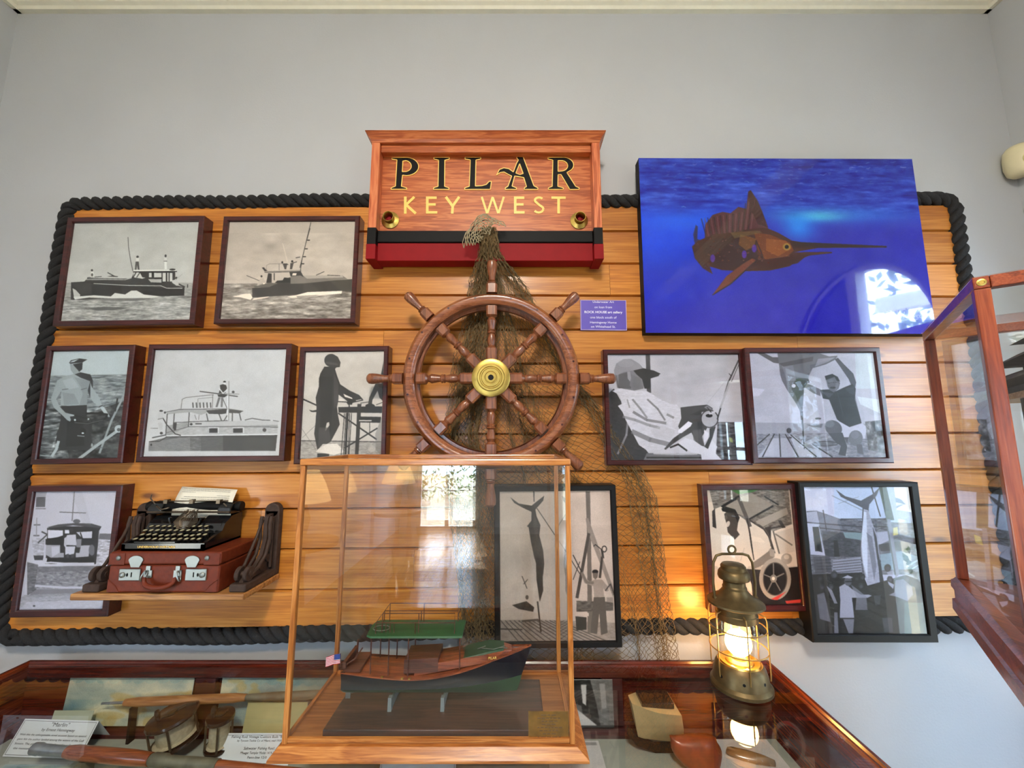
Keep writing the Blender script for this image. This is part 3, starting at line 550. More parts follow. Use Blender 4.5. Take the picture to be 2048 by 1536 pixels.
def d11(p):
    p.p((176,196,226), '400,110 1060,110 1120,440 400,400', .6); p.p(104, '150,330 240,325 460,400 1120,440 1180,900 200,900', n=14); p.p(170, '150,340 245,330 270,460 155,440'); p.p(182, '160,440 260,450 320,730 190,720'); p.p(34, '205,470 260,470 295,700 260,690 230,690')
    p.p(120, '250,330 450,405 480,510 280,500'); p.p(64, '290,510 480,520 640,600 640,740 320,740', .8, n=10); p.p(40, '395,590 430,590 450,740 400,740'); p.p((128,150,160), '480,520 650,520 650,590 500,570', .9)
    for q in ('150,430 650,470', '300,320 330,500', '460,400 880,400', '270,480 640,520'): p.l(50, q, 9, .8)
    p.p(150, '390,770 640,740 650,890 380,890'); [p.l(74, f'390,{790+i*24} 640,{765+i*24}', 7, .8) for i in range(5)]; p.p(70, '210,740 360,740 380,880 230,890', .7); [p.l(46, f'240,{770+i*28} 370,{765+i*28}', 6, .8) for i in range(4)]
    p.p(96, '700,400 880,390 900,500 700,510', n=20); p.l(34, '700,460 880,470', 9); p.p(176, '770,520 880,510 900,590 790,640'); p.p(50, '800,630 980,600 1110,620 1120,680 820,690'); p.p((150,176,196), '810,720 1000,690 1160,740 1190,850 830,860', .8); p.l((200,224,236), '1050,830 1170,760', 14, .8); p.l((200,224,236), '1100,850 1180,800', 10, .8)
    p.p((72,86,80), '800,110 870,110 940,410 870,410', n=6); p.l(60, '735,110 815,375', 10); p.p(140, '875,400 905,400 985,900 950,930'); p.l(60, '880,480 950,900', 12); p.p((226,214,120), '930,480 970,470 975,540 930,550', .8); p.l(110, '380,190 650,320', 8, .5); p.l(110, '440,260 620,200', 6, .4)
    p.p(92, '415,135 500,195 640,235 740,180 810,115 780,190 715,270 710,310 715,420 650,420 655,300 560,250 460,200')
    p.p(170, '665,310 705,320 740,430 790,560 810,750 820,1080 740,1090 690,960 660,830 640,680 645,560 660,420', n=6); p.p(62, '745,470 780,560 800,720 850,980 840,1080 820,1080 800,850 770,640'); p.p((214,224,244), '665,330 690,340 700,700 700,940 660,800 645,620', .7); p.p(88, '690,520 740,560 780,820 760,960 730,780', .5)
    p.p(26, '200,900 650,880 700,1000 1200,860 1240,1440 235,1440', n=6)
    for x, y, r, g in ((270,930,30,34),(340,930,40,26),(400,900,34,60),(460,920,30,24),(600,930,30,30),(655,920,28,44),(640,1000,26,50),(880,840,34,40),(900,940,28,60),(1050,940,34,50),(1110,900,34,30),(1170,940,26,90),(370,1010,26,60),(290,1010,26,50)): p.e(g, x, y, r*.9, r); p.e(g+38, x+3, y+8, r*.5, r*.55, .6)
    p.p(160, '445,1010 500,980 560,1030 640,1080 710,1080 740,1090 700,1110 560,1110 580,1290 450,1290 455,1130'); p.e(90, 525, 960, 34, 42); p.p(170, '470,930 520,905 570,925 550,935'); p.l(30, '500,965 560,962', 10); p.p(120, '480,1300 580,1300 570,1430 530,1430'); p.p(110, '400,1240 430,1240 440,1430 400,1430')
    p.p(140, '550,990 620,1040 690,1100 700,1220 590,1220 600,1100', .7); p.p(150, '245,1080 310,1060 370,1330 270,1300', .6); p.p(150, '330,1000 380,1040 430,1160 400,1160', .9); p.p(140, '950,950 1020,940 1100,1010 1110,1080 1060,1140 960,1100 890,1085 940,1060'); p.p(190, '880,960 940,990 930,1030 890,990', .9); p.p(190, '870,880 930,860 940,900 900,920', .7)
    p.p(70, '755,1090 820,1085 810,1170 770,1180'); p.p(90, '830,1290 920,1290 930,1420 850,1420', .7); p.p((84,108,100), '1030,1150 1215,1155 1250,1430 1030,1430', .75)
# ------------------------------------------------------------------ room shell
W_ = .3
def wall_with_holes(name, axis, pos, out, u0, u1, holes, arch=None):
    "wall plane normal to axis (0=x,1=y) at pos, thickness towards out; holes: (ua,ub,za,zb)"
    m = MB(); cuts = sorted(set([u0, u1] + [h[0] for h in holes] + [h[1] for h in holes]))
    def bx(a, b, z0, z1):
        if axis == 0: m.box((min(pos, pos+out), a, z0), (max(pos, pos+out), b, z1))
        else: m.box((a, min(pos, pos+out), z0), (b, max(pos, pos+out), z1))
    for a, b in zip(cuts[:-1], cuts[1:]):
        h = [h for h in holes if h[0] <= a+1e-6 and h[1] >= b-1e-6]
        if not h: bx(a, b, 0, ZC)
        else:
            h = h[0]
            if h[2] > 0: bx(a, b, 0, h[2])
            if h[3] < ZC: bx(a, b, h[3], ZC)
    if arch:   # fill the spandrels of an arched head
        c, R, z0 = arch; n = 16
        for s in (-1, 1):
            P = [(c+s*R, z0)] + [(c+s*R*math.cos(t), z0+R*math.sin(t)) for t in np.linspace(0, PI/2, n)[1:]] + [(c+s*R, z0+R)]
            if s < 0: P = P[::-1]
            vs = [(pos, y, z) for y, z in P] + [(pos+out, y, z) for y, z in P]; k = len(P)
            m.add(vs, [tuple(range(k)), tuple(range(2*k-1, k-1, -1))] + [(i, (i+1)%k, (i+1)%k+k, i+k) for i in range(k)])
    return struct(m.build(name, M_WALL))
struct(MB().box((XL-.2, YB, 0), (XR+.2, YB+.2, ZC)).build('wall_back', M_WALL))
AY, AR, AZ = .47, .45, 2.10
wall_with_holes('wall_right', 0, XR, .14, YF, YB, [(AY-AR, AY+AR, 0, AZ+AR), (-1.25, -.65, .5, 2.0)], (AY, AR, AZ))
wall_with_holes('wall_left', 0, XL, -.14, YF, YB, [(-.7, .05, .35, 1.35)])
wall_with_holes('wall_front', 1, YF, -.14, XL-.14, XR+.14, [(-1.6, -.6, 0, 2.3)])
struct(MB().box((XL-.14, YF-.14, ZC), (XR+.14, YB+.2, ZC+.1)).build('ceiling', plain('ceiling_white', (226,224,214), .8, var=.02)))
fm = wood('floor_boards', (84,66,52), (120,98,78), (146,124,100), 1, 1.0, .25, .6, .08, pid=True)
m = MB(); n = 28; pid = []
for i in range(n):
    x0 = XL-.14+(XR-XL+.28)*i/n; x1 = XL-.14+(XR-XL+.28)*(i+1)/n-.004
    m.box((x0, YF-.14, -.04), (x1, YB, 0))
fl = m.build('floor', fm); a = fl.data.attributes.new('pid', 'FLOAT', 'FACE'); a.data.foreach_set('value', np.repeat(rng.random(n)*9, 6).astype(np.float32))
struct(fl)
# crown moulding: stepped profile (out from wall, z)
zc0 = 3.29; prof = [(0, 0), (.018, .0), (.022, .012), (.034, .018), (.040, .03), (.06, .045), (.066, .055), (.09, .075), (.095, .09), (.11, .11), (0, .11)]
m = MB(); m.loft([[(x, YB-d, zc0+z) for d, z in prof] for x in (XL, XR)]); struct(m.build('trim_1', M_WHITE))
m = MB(); m.loft([[(XR-d, y, zc0+z) for d, z in prof] for y in (YF, YB)]); struct(m.build('trim_2', M_WHITE))
m = MB(); m.loft([[(XL+d, y, zc0+z) for d, z in prof] for y in (YF, YB)]); struct(m.build('trim_3', M_WHITE))
# arched french window, right wall: near leaf glazed, far leaf a closed louvred shutter
M_SASH = plain('sash_paint', (222,224,220), .45, var=.03); M_SHUT = plain('shutter_paint', (92,100,96), .5, var=.05)
root = bpy.data.objects.new('window_1', None); COL.objects.link(root); root.location = (XR, AY, 0); root['kind'] = 'structure'
m = MB()
P = [(AY-AR, 0), (AY-AR, AZ)] + [(AY-AR*math.cos(t), AZ+AR*math.sin(t)) for t in np.linspace(0, PI, 25)] + [(AY+AR, 0)]
for i in range(len(P)-1): m.bar((XR+.05, *P[i]), (XR+.05, *P[i+1]), .06, .06, (1,0,0))
m.box((XR+.02, AY-.03, 0), (XR+.08, AY+.03, AZ+AR)); m.box((XR+.02, AY-AR, AZ-.03), (XR+.08, AY+AR, AZ+.03))
for z in (.55, 1.1, 1.62): m.box((XR+.035, AY, z-.014), (XR+.065, AY+AR, z+.014))
m.build('window_frame', M_SASH, root)
MB().add([(XR+.05, AY, 0), (XR+.05, AY+AR, 0), (XR+.05, AY+AR, AZ+.3), (XR+.05, AY, AZ+AR)], [(0,1,2,3)]).build('window_pane', M_GLASS, root)
m = MB(); m.box((XR+.045, AY-AR, 0), (XR+.055, AY-.02, AZ+AR))
for i in range(40): m.box((XR+.02, AY-AR+.03, .03+i*.05), (XR+.045, AY-.03, .065+i*.05))
m.build('shutter', M_SHUT, root)
def sash_window(name, x, y0, y1, z0, z1, nx, nz):
    r = bpy.data.objects.new(name, None); COL.objects.link(r); r.location = (x, (y0+y1)/2, z0); r['kind'] = 'structure'
    m = MB(); s = 1 if x > 0 else -1; xa, xb = sorted((x+s*.03, x+s*.08))
    for a, b, c, d in ((y0, y0+.05, z0, z1), (y1-.05, y1, z0, z1), (y0, y1, z0, z0+.05), (y0, y1, z1-.05, z1)): m.box((xa, a, c), (xb, b, d))
    for i in range(1, nx): yy = y0+(y1-y0)*i/nx; m.box((xa+.01, yy-.014, z0), (xb-.01, yy+.014, z1))
    for i in range(1, nz): zz = z0+(z1-z0)*i/nz; m.box((xa+.01, y0, zz-.014), (xb-.01, y1, zz+.014))
    m.build('window_frame', M_SASH, r)
    MB().add([((xa+xb)/2, y0, z0), ((xa+xb)/2, y1, z0), ((xa+xb)/2, y1, z1), ((xa+xb)/2, y0, z1)], [(0,1,2,3)]).build('window_pane', M_GLASS, r)
sash_window('window_2', XL, -.7, .05, .35, 1.35, 2, 2)
sash_window('window_3', XR, -1.25, -.65, .5, 2.0, 2, 3)
r = bpy.data.objects.new('door_1', None); COL.objects.link(r); r.location = (-1.1, YF, 0); r['kind'] = 'structure'
m = MB()
for a, b, c, d in ((-1.6, -1.54, 0, 2.3), (-.66, -.6, 0, 2.3), (-1.6, -.6, 2.22, 2.3), (-1.13, -1.07, 0, 2.3), (-1.6, -.6, 0, .12)): m.box((a, YF-.09, c), (b, YF-.03, d))
for z in (.7, 1.25, 1.8): m.box((-1.6, YF-.075, z-.012), (-.6, YF-.045, z+.012))
m.build('door_frame', M_SASH, r)
MB().add([(-1.6, YF-.06, 0), (-.6, YF-.06, 0), (-.6, YF-.06, 2.3), (-1.6, YF-.06, 2.3)], [(0,1,2,3)]).build('door_pane', M_GLASS, r)
# garden seen only in reflections: lawn, veranda rail and hedges
m = MB(); m.box((-14, -16, -.3), (14, 14, -.06)); o = m.build('ground', plain('lawn', (150,140,120), .9, var=.3, scale=8)); struct(o)
M_LEAF = plain('garden_leaves', (88,116,60), .6, var=.5, scale=9)
def hedge(name, c, ext, n, label):
    m = MB(); r = np.random.default_rng(len(name)+int(abs(c[0])*10))
    for i in range(n):
        p = Vector(c)+Vector([(r.random()-.5)*e for e in ext]); a = Vector(r.normal(size=3)).normalized(); b = a.orthogonal().normalized(); s = .05+.07*r.random()
        m.add([p, p+a*s+b*s*.4, p+a*s*2, p+a*s-b*s*.4], [(0,1,2,3)])
    o = m.build(name, M_LEAF, fix=False); tag(o, label, 'shrub'); return o
h = hedge('garden_hedge', (XR+3.2, .5, 1.9), (1.6, 6, 4.2), 5200, 'dense sunlit green hedge outside the arched window, seen reflected')
h = hedge('garden_hedge', (XL-3.4, .3, 1.5), (1.4, 7, 3.4), 3600, 'tall green hedge outside the left window, seen reflected')
h = hedge('garden_hedge', (-1.0, YF-4.2, 1.5), (6, 1.4, 3.0), 3600, 'green hedge beyond the glazed far door, seen reflected')
m = MB()
for z in (.45, .95): m.box((XR+1.2, -2, z), (XR+1.26, 3, z+.07))
for y in np.arange(-1.9, 3, .18): m.box((XR+1.21, y, -.06), (XR+1.25, y+.03, .95))
m.bar((XR+1.2, -.6, 2.7), (XR+1.2, 2.4, 2.2), .1, .12)
m.box((XR+1.19, 1.6, -.06), (XR+1.31, 1.72, 3))
tag(m.build('veranda_railing', M_SASH), 'white veranda railing outside the arched window, seen reflected', 'railing')
# ceiling lamp out of frame that lights the wall from in front
M_LAMPE = plain('lamp_diffuser', (255,238,208), .4, emit=(255,243,228), es=56)
r = T('ceiling_lamp', 'round opal glass ceiling lamp in brass ring above the room', 'lamp', (-.1, -.9, 3.32))
MB().lathe([(.0, .08), (.10, .075), (.10, .055), (.05, .05), (.05, 0), (.24, 0), (.26, -.02), (.26, -.05), (.24, -.06)], (-.1, -.9, 3.32), n=40).build('ring', M_BRASSD, r, smooth=True)
MB().lathe([(.24, -.06), (.22, -.10), (.15, -.135), (.0, -.15)], (-.1, -.9, 3.32), n=40).build('diffuser', M_LAMPE, r, smooth=True)
# side table lamps with pleated shades (seen reflected in the vitrine)
M_SHADE = plain('pleated_shade', (226,206,170), .8, emit=(255,214,150), es=.9, var=.05)
def table_lamp(x, y, z, s, label):
    t = T('side_table', 'dark wooden pedestal table under the table lamp ' + label.split(', ')[1], 'table', (x, y, 0))
    MB().lathe([(.0, z), (.24, z), (.24, z-.03), (.0, z-.03)][::-1], (x, y, 0), n=32).build('tabletop', M_MAH, t, smooth=True)
    MB().lathe([(.03, z-.03), (.02, z-.2), (.04, z*.5), (.025, .2), (.16, .03), (.16, 0)][::-1], (x, y, 0), n=20).build('pedestal', M_MAH, t, smooth=True)
    r = T('table_lamp', label, 'lamp', (x, y, z))
    MB().lathe([(.07, 0), (.07, .015), (.02, .03), (.035, .10), (.045, .16), (.02, .24), (.012, .30), (.012, .42)], (x, y, z), n=20).build('base', M_BRASSD, r, smooth=True)
    m = MB(); n = 96; vs = []; 
    for rr, h in ((.17*s, .28), (.13*s, .40), (.08*s, .50)):
        for k in range(n):
            a = 2*PI*k/n; q = rr*(1+.03*(k % 2)); vs.append((x+q*math.cos(a), y+q*math.sin(a), z+h))
    m.add(vs, [(i*n+k, i*n+(k+1)%n, (i+1)*n+(k+1)%n, (i+1)*n+k) for i in range(2) for k in range(n)])
    m.build('lamp_shade', M_SHADE, r)
table_lamp(-1.50, -1.05, .86, 1.0, 'brass table lamp with cream pleated shade, nearer the wall')
table_lamp(-1.20, -2.4, .84, 1.0, 'brass table lamp with cream pleated shade, farther from the wall')

# ------------------------------------------------------------------ plank board and rope
BY = 1.37
LL = [412, 463, 527, 590, 659, 728, 794, 869, 945, 1017, 1097, 1178, 1252]   # grooves at px 780
RL = [408, 461, 527, 594, 659, 724, 793, 865, 937, 1009, 1083.5, 1159.5, 1231]
def zline(k, x):
    a = at(780, LL[k], BY); b = at(1885, RL[k], BY); xa, xb = a.x, b.x
    return a.z+(b.z-a.z)*(x-xa)/(xb-xa)*.8
bxl, bxr = -1.614, 1.602
m = MB(); pid = []
for k in range(12):
    ends = [bxl]; x = bxl
    seams = {0: [.1], 1: [-.9, .75], 2: [.35], 3: [.62], 4: [-.45, 1.0], 5: [-1.0], 6: [.2], 7: [-.5], 8: [.66], 9: [-.83, 1.1], 10: [-.32], 11: [.9]}[k]
    ends += seams + [bxr]
    for i in range(len(ends)-1):
        a, b = ends[i]+(.0005 if i else 0), ends[i+1]-.0005
        t0, t1, u0, u1 = zline(k, a), zline(k, b), zline(k+1, a), zline(k+1, b); g = .0045; d = .012
        def row(x, zt, zb): return [(x, YB-.0015, zt-.0005), (x, BY+d, zt-.0005), (x, BY, zt-g), (x, BY, zb+g), (x, BY+d, zb+.0005), (x, YB-.0015, zb+.0005)]
        nb = len(m.f); m.loft([row(a, t0, u0), row(b, t1, u1)]); pid += [random.random()*9]*(len(m.f)-nb)
bd = m.build('plank_board', M_PINE)
q = bd.data.attributes.new('pid', 'FLOAT', 'FACE'); q.data.foreach_set('value', np.array(pid, np.float32))
tag(bd, 'large varnished pine plank board on the wall behind the framed photographs', 'board')
# rope border
RR = .0245
def rope_path():
    P = []; zt0, zt1, zb0, zb1 = zline(0, bxl), zline(0, bxr), zline(12, bxl), zline(12, bxr)
    e = .017; L, R_ = bxl-e, bxr+e; c = .055
    cor = [(L, zb0-e), (L, zt0+e), (R_, zt1+e), (R_, zb1-e)]
    for i in range(4):
        p0 = Vector((*cor[i-1], 0)); p1 = Vector((*cor[i], 0)); p2 = Vector((*cor[(i+1)%4], 0))
        a = (p0-p1).normalized(); b = (p2-p1).normalized()
        for t in np.linspace(0, 1, 9):
            s, f = p1+a*c, p1+b*c; P.append(s*(1-t)**2+p1*2*t*(1-t)+f*t*t)
    # resample
    out = []; n = len(P)
    for i in range(n):
        a, b = P[i], P[(i+1)%n]; k = max(1, int((b-a).length/.008))
        for j in range(k): out.append(a.lerp(b, j/k))
    return out
RP = rope_path(); nR = len(RP); cum = [0]
for i in range(nR): cum.append(cum[-1]+(RP[(i+1)%nR]-RP[i]).length)
turns = round(cum[-1]/.114)
m = MB()
for s in range(3):
    path = []
    for i in range(nR):
        t = (RP[(i+1)%nR]-RP[i-1]).normalized(); nrm = Vector((-t.y, t.x, 0)); ph = -2*PI*(turns*cum[i]/cum[-1]+s/3)
        wob = .004*math.sin(cum[i]*3.1)+.002*math.sin(cum[i]*11)
        off = .0138
        p = RP[i]+nrm*(off*math.cos(ph)+wob); path.append((p.x, YB-.0275+off*math.sin(ph), p.y))
    m.tube(path, .0128, n=10, closed=True)
tag(m.build('rope_border', M_ROPE, smooth='all'), 'thick tarred black twisted rope framing the plank board', 'rope')
# motion sensor in the corner
s0 = at(2030, 345, 1.34)
r = T('motion_sensor', 'ivory plastic motion sensor high in the right corner', 'sensor', (XR-.035, 1.355, s0.z))
m = MB(); n = 24; secs = []
for i, (zz, w) in enumerate(((0, .55), (.012, .86), (.04, 1), (.075, 1), (.10, .92), (.113, .7))):
    secs.append([(XR-.040+.039*w*math.cos(a)*(1 if abs(math.cos(a)) < .9 else 1), 1.357+.042*w*math.sin(a)*1.0, s0.z+zz) for a in np.linspace(0, 2*PI, n+1)[:-1]])
m.loft(secs); m.build('housing', M_PLASTIC, r, smooth='all')
m = MB(); m.ball((XR-.052, 1.322, s0.z+.045), (.018, .010, .022)); m.build('lens', plain('sensor_lens', (238,226,160), .25), r, smooth='all')
# ------------------------------------------------------------------ framed photographs
S1 = ((148.4,445.8),(399,445),(382,640.3),(123.4,641))
A = lambda *t: tuple(t)
framed('picture_frame', S1, 'mahogany framed photo of a dark cabin cruiser with two people standing on its roof', M_MAH, (100,420,6.4), (196,208), A(.985,1.0,.985), d1, brd=.0195)
framed('picture_frame', A((458.3,443.4),(709.8,444.2),(702,638.8),(442.7,636.4)), 'mahogany framed sepia photo of a cabin cruiser with a tall lattice outrigger', M_MAH, (420,420,6.4), (184,206), A(1.03,.985,.93), d2, brd=.0185)
framed('picture_frame', A((107.7,702.9),(261.4,701.2),(238.9,915.3),(78.1,917)), 'mahogany framed photo of a shirtless man in a cap steering by the sea', M_MAH, (40,680,5.908), (206,200), A(.93,1.0,1.03), d3, brd=.0185)
framed('picture_frame', A((311.3,700),(573.4,699),(559.4,911.3),(287,912.8)), 'mahogany framed pale photo of a white boat with a man on the flying bridge', M_MAH, (280,680,6.4), (206,206), A(.98,1.0,1.02), d4, brd=.0185)
framed('picture_frame', A((611.3,704.2),(767.5,703.4),(762.8,915.2),(601,916.7)), 'mahogany framed silhouette photo of a man at a helm, left of the ship wheel', M_MAH, (580,680,6.4), (196,196), A(1.02,1.0,.97), d5, brd=.0175)
framed('picture_frame', A((72,983.7),(235.1,982.8),(208.7,1218),(39.2,1218.8)), 'mahogany framed photo of a boat stern with a man standing, partly behind the shelf', M_MAH, (0,960,5.486), (206,212), A(.98,.99,1.06), d6, brd=.0205)
framed('picture_frame', A((1214.4,709.5),(1475.8,709.5),(1492.2,919.7),(1223.4,919.4)), 'mahogany framed photo of a seated man in a visored cap holding a fishing rod', M_MAH, (1200,690,6.4), (186,200), A(.98,.98,1.04), d7, brd=.0175, yf=1.335, depth=.035)
framed('picture_frame', A((1497.2,705.3),(1745,706.9),(1773,915),(1515.2,915)), 'dark framed photo of a crouching man beside a hanging billfish on a dock', M_MAH, (1480,690,6.4), (182,186), A(.97,.98,1.08), d8, yf=1.315, brds=(.0165,.0185,.0175,.0185))
framed('picture_frame', A((998.8,982.8),(1218.6,981.7),(1232.3,1281),(1002,1282)), 'black framed sepia photo of a man beside a hoisted marlin, behind the vitrine', M_BLK, (980,960,4.518), (190,186), A(1.08,.99,.93), d9, yf=1.305, brd=.018)
framed('picture_frame', A((1418.8,981),(1575.6,978.3),(1606,1207),(1424.6,1212)), 'mahogany framed photo of a man at a boat wheel, behind the lantern', M_MAH, (1390,950,5.484), (190,180), A(1.06,.98,.90), d10, yf=1.335, brd=.019)
framed('picture_frame', A((1606.6,972.8),(1813.5,975.4),(1857.7,1267.5),(1632,1266.5)), 'tall black framed photo of a crowd around a hanging swordfish', M_BLK, (1580,950,4.519), (196,190), A(.95,.97,1.10), d11, yf=1.315, brds=(.0185,.026,.016,.023))

# ------------------------------------------------------------------ underwater sailfish print
def dfish(p):
    C = lambda r, g, b: (r, g, b)
    W = 2048
    H_, Wd = p.a.shape[:2]; Y, X = np.mgrid[0:1:H_*1j, 0:1:Wd*1j]; X = X.astype(np.float32); Y = Y.astype(np.float32)
    def g(x, y, sx, sy): return np.exp(-(((X-x)/sx)**2+((Y-y)/sy)**2))[..., None]
    a = np.zeros_like(p.a); a[:] = (38, 44, 168)
    a += (np.array((20, 78, 222))-a)*np.clip(g(.02, .42, .30, .26)*1.1, 0, 1)
    a += (np.array((24, 66, 204))-a)*np.clip(g(.0, .80, .22, .12)*.8, 0, 1)
    a += (np.array((46, 120, 214))-a)*g(.72, .315, .33, .07)*.9
    a += (np.array((84, 196, 222))-a)*g(.63, .335, .10, .035)
    a += (np.array((30, 150, 240))-a)*g(.56, .40, .06, .09)*.8
    a += (np.array((18, 96, 226))-a)*g(.16, .37, .16, .06)*.8
    top = np.clip((.36-Y)/.10, 0, 1)[..., None]
    a += (np.array((34, 62, 176))-a)*top*.85
    for fx, fy, am in ((60, 7, 13), (30, 12, 9), (110, 18, 10), (18, 4, 8)):
        t = p.tex((slice(0, H_), slice(0, Wd)), am, fx, fy); a += t*top*np.array((.6, .8, .7))
    a += (np.array((50, 40, 178))-a)*np.clip((Y-.6)/.3, 0, 1)[..., None]*.55
    p.a[:] = a
    r = np.random.default_rng(5)
    for _ in range(260):
        x = 400+r.normal()*500+400; y = 100+abs(r.normal())*110
        if 100 < x < 1480 and y < 345: L_ = 6+r.random()*26; p.l((110+r.random()*60, 150+r.random()*50, 226), [(x, y), (x+L_*.5, y+(r.random()-.5)*8), (x+L_, y+(r.random()-.5)*12)], 1.5+r.random()*2.2, .18+.4*r.random()**2)
    # fish
    p.p(C(44,48,96), '385,430 395,440 392,500 410,520 395,560 378,520 372,480'); p.p(C(70,44,52), '365,540 400,505 430,520 440,600 470,680 420,650 380,600')
    p.p(C(84,50,58), '430,500 432,430 470,380 520,365 560,372 600,340 640,350 650,262 662,255 690,300 720,360 750,445 740,460 560,480 450,510')
    for i in range(18): x = 440+i*13; p.l((120, 84, 96) if i%2 else (46, 28, 46), [(x, 500-i*2), (x+(i-9)*3, 400-i*2.5 if i < 14 else 420-i*7)], 6, .6)
    p.p(C(60,34,40), '650,262 664,256 700,310 752,445 700,430 660,350', .6)
    p.p(C(74,40,36), '400,510 470,480 560,470 640,455 740,445 800,470 870,510 960,525 1100,532 1250,536 1350,540 1348,546 1200,546 1000,548 880,570 960,568 1075,568 1072,574 960,586 900,610 860,640 760,662 640,665 520,660 450,640 410,600')
    p.p(C(112,62,34), '680,470 760,480 860,520 880,560 840,600 740,610 700,560', .9); p.p(C(150,92,44), '740,500 840,510 870,550 800,590 740,560', .6); p.p(C(54,34,44), '410,520 600,480 690,520 700,640 500,650 430,600', .7)
    p.p(C(128,88,40), '610,480 690,500 680,540 640,560 600,530', .6); p.p(C(60,22,24), '700,610 850,590 960,575 900,625 760,655 700,650', .8); p.p(C(120,110,70), '560,470 700,460 720,470 580,500', .5)
    for x, y in ((470,600),(630,580),(680,550)): p.e(C(84,50,170), x, y, 12, 20, .8)
    p.p(C(40,24,30), '870,515 1350,537 1350,546 880,545', .7); p.e(C(150,120,60), 845, 542, 20, 18); p.e(C(20,16,16), 845, 542, 10, 10); p.l(C(60,30,30), '690,510 720,580 735,640', 8, .8)
    p.p(C(110,62,50), '690,610 640,660 560,730 467,787 480,770 540,690 620,630 670,600'); p.l(C(50,30,40), '690,612 560,730 470,785', 6)
    r = np.random.default_rng(3)
    for _ in range(90):
        x = 440+r.random()*420; y = 480+r.random()*150; p.e((150+r.random()*60, 110+r.random()*40, 60+r.random()*30), x, y, 2+r.random()*5, 1.5+r.random()*2, .22)
    # signature
    w = C(200,206,240)
    p.l(w, '1345,868 1395,862', 3); p.l(w, '1372,866 1366,905', 3); p.ring(w, 1388, 893, 7, 8, 2.5); p.l(w, '1398,902 1402,886 1408,890 1408,902', 2.5); p.l(w, '1416,884 1418,898 1428,882', 2.5); p.l(w, '1430,880 1418,912 1404,915 1512,906', 2.5)
    p.l(w, '1440,870 1436,905', 3); p.l(w, '1446,886 1446,900 1456,900 1456,884', 2.5); p.ring(w, 1466, 892, 5, 7, 2.5); p.l(w, '1472,868 1472,900', 2.5); p.ring(w, 1481, 892, 5, 7, 2.5); p.l(w, '1487,885 1491,899 1496,885', 2.5); p.l(w, '1500,886 1500,900', 2.5); p.ring(w, 1509, 893, 5, 7, 2.5, .8, 5.5); p.ring(w, 1520, 893, 5, 6, 2.5)
YC = 1.33
o, ux, uz, w, h = rectfit(((1274.7,316.7),(1829,317.5),(1867,664.6),(1294.4,668.6)), YC)
root = T('underwater_print', 'large blue acrylic print of a sailfish under water, upper right', 'picture', o+ux*w/2)
cv = [o, o+ux*w, o+ux*w+uz*h, o+uz*h]
m = MB(); m.loft([[Vector((v.x, YY, v.z)) for v in cv] for YY in (BY-.0005, YC+.0015)]); m.build('frame', M_BLACK, root)
inv = lambda px, py: (lambda v: ((v-o).dot(ux), (v-o).dot(uz)))(at(px, py, YC))
pc = Pic(inv, w, h, (1240,280,2.535), (60,60), 620); dfish(pc); pc.blur(2)
M_ACRYL = printmat('acrylic_print', .06, 1.0)
grid_print('print', pc.final(), o, ux, uz, w, h, M_ACRYL, root)

# ------------------------------------------------------------------ blue gallery placard
def text(s, name, mat, parent, o, ux, uz, hgt, align='CENTER', depth=.0004, track=1.0, bold=0, width=None):
    cu = bpy.data.curves.new(name, 'FONT'); cu.body = s; cu.size = hgt; cu.align_x = align; cu.align_y = 'CENTER'; cu.extrude = depth; cu.offset = bold; cu.space_character = track; cu.resolution_u = 3
    ob = bpy.data.objects.new(name, cu); COL.objects.link(ob)
    dg = bpy.context.evaluated_depsgraph_get(); me = bpy.data.meshes.new_from_object(ob.evaluated_get(dg)); bpy.data.objects.remove(ob)
    n_ = Vector(ux).cross(Vector(uz)); k = 1
    if width:
        xs = [v.co.x for v in me.vertices]; k = width/max(1e-6, max(xs)-min(xs))
    for v in me.vertices: v.co = (Vector(o)-wloc(parent)) + Vector(ux)*v.co.x*k + Vector(uz)*v.co.y + n_*v.co.z
    me.materials.clear(); me.materials.append(mat); me.name = name
    r = bpy.data.objects.new(name, me); COL.objects.link(r); r.parent = parent; return r
o, ux, uz, w, h = rectfit(((1160,599),(1252,601),(1254.5,661.5),(1161.5,660)), 1.364)
root = T('gallery_placard', 'small violet-blue gallery loan placard with white writing, right of the ship wheel', 'sign', o+ux*w/2)
M_PLAC = plain('placard_violet', (94,80,178), .35, coat=.2, var=.02); M_TXT = plain('white_lettering', (232,230,246), .6, var=.01)
MB().loft([[Vector((v.x, YY, v.z)) for v in (o, o+ux*w, o+ux*w+uz*h, o+uz*h)] for YY in (1.3695, 1.364)]).build('plate', M_PLAC, root)
e = .0014
m = MB(); q = [o+ux*e+uz*e, o+ux*(w-e)+uz*e, o+ux*(w-e)+uz*(h-e), o+ux*e+uz*(h-e)]
for i in range(4): m.bar(q[i]+Vector((0,-.0004,0))*1, q[(i+1)%4]+Vector((0,-.0004,0)), .0014, .0012, (0,1,0))
for v_ in range(len(m.v)): m.v[v_] = (m.v[v_][0], m.v[v_][1]-.0-.364+.364, m.v[v_][2])
m.build('border', plain('placard_edge', (214,190,206), .5), root)
for i, (s, b, wf) in enumerate((('Underwater Art', 0, .46), ('on loan from', 0, .38), ('ROCK HOUSE art gallery', .00022, .82), ('one block south of', 0, .57), ('Hemingway Home', 0, .57), ('on Whitehead St.', 0, .53))):
    py = (604, 614.5, 624.5, 635, 645, 653.5)[i]
    c = at(1206.5, py, 1.3634); text(s, 'lettering', M_TXT, root, c, ux, uz, .0115, bold=b, width=w*wf)

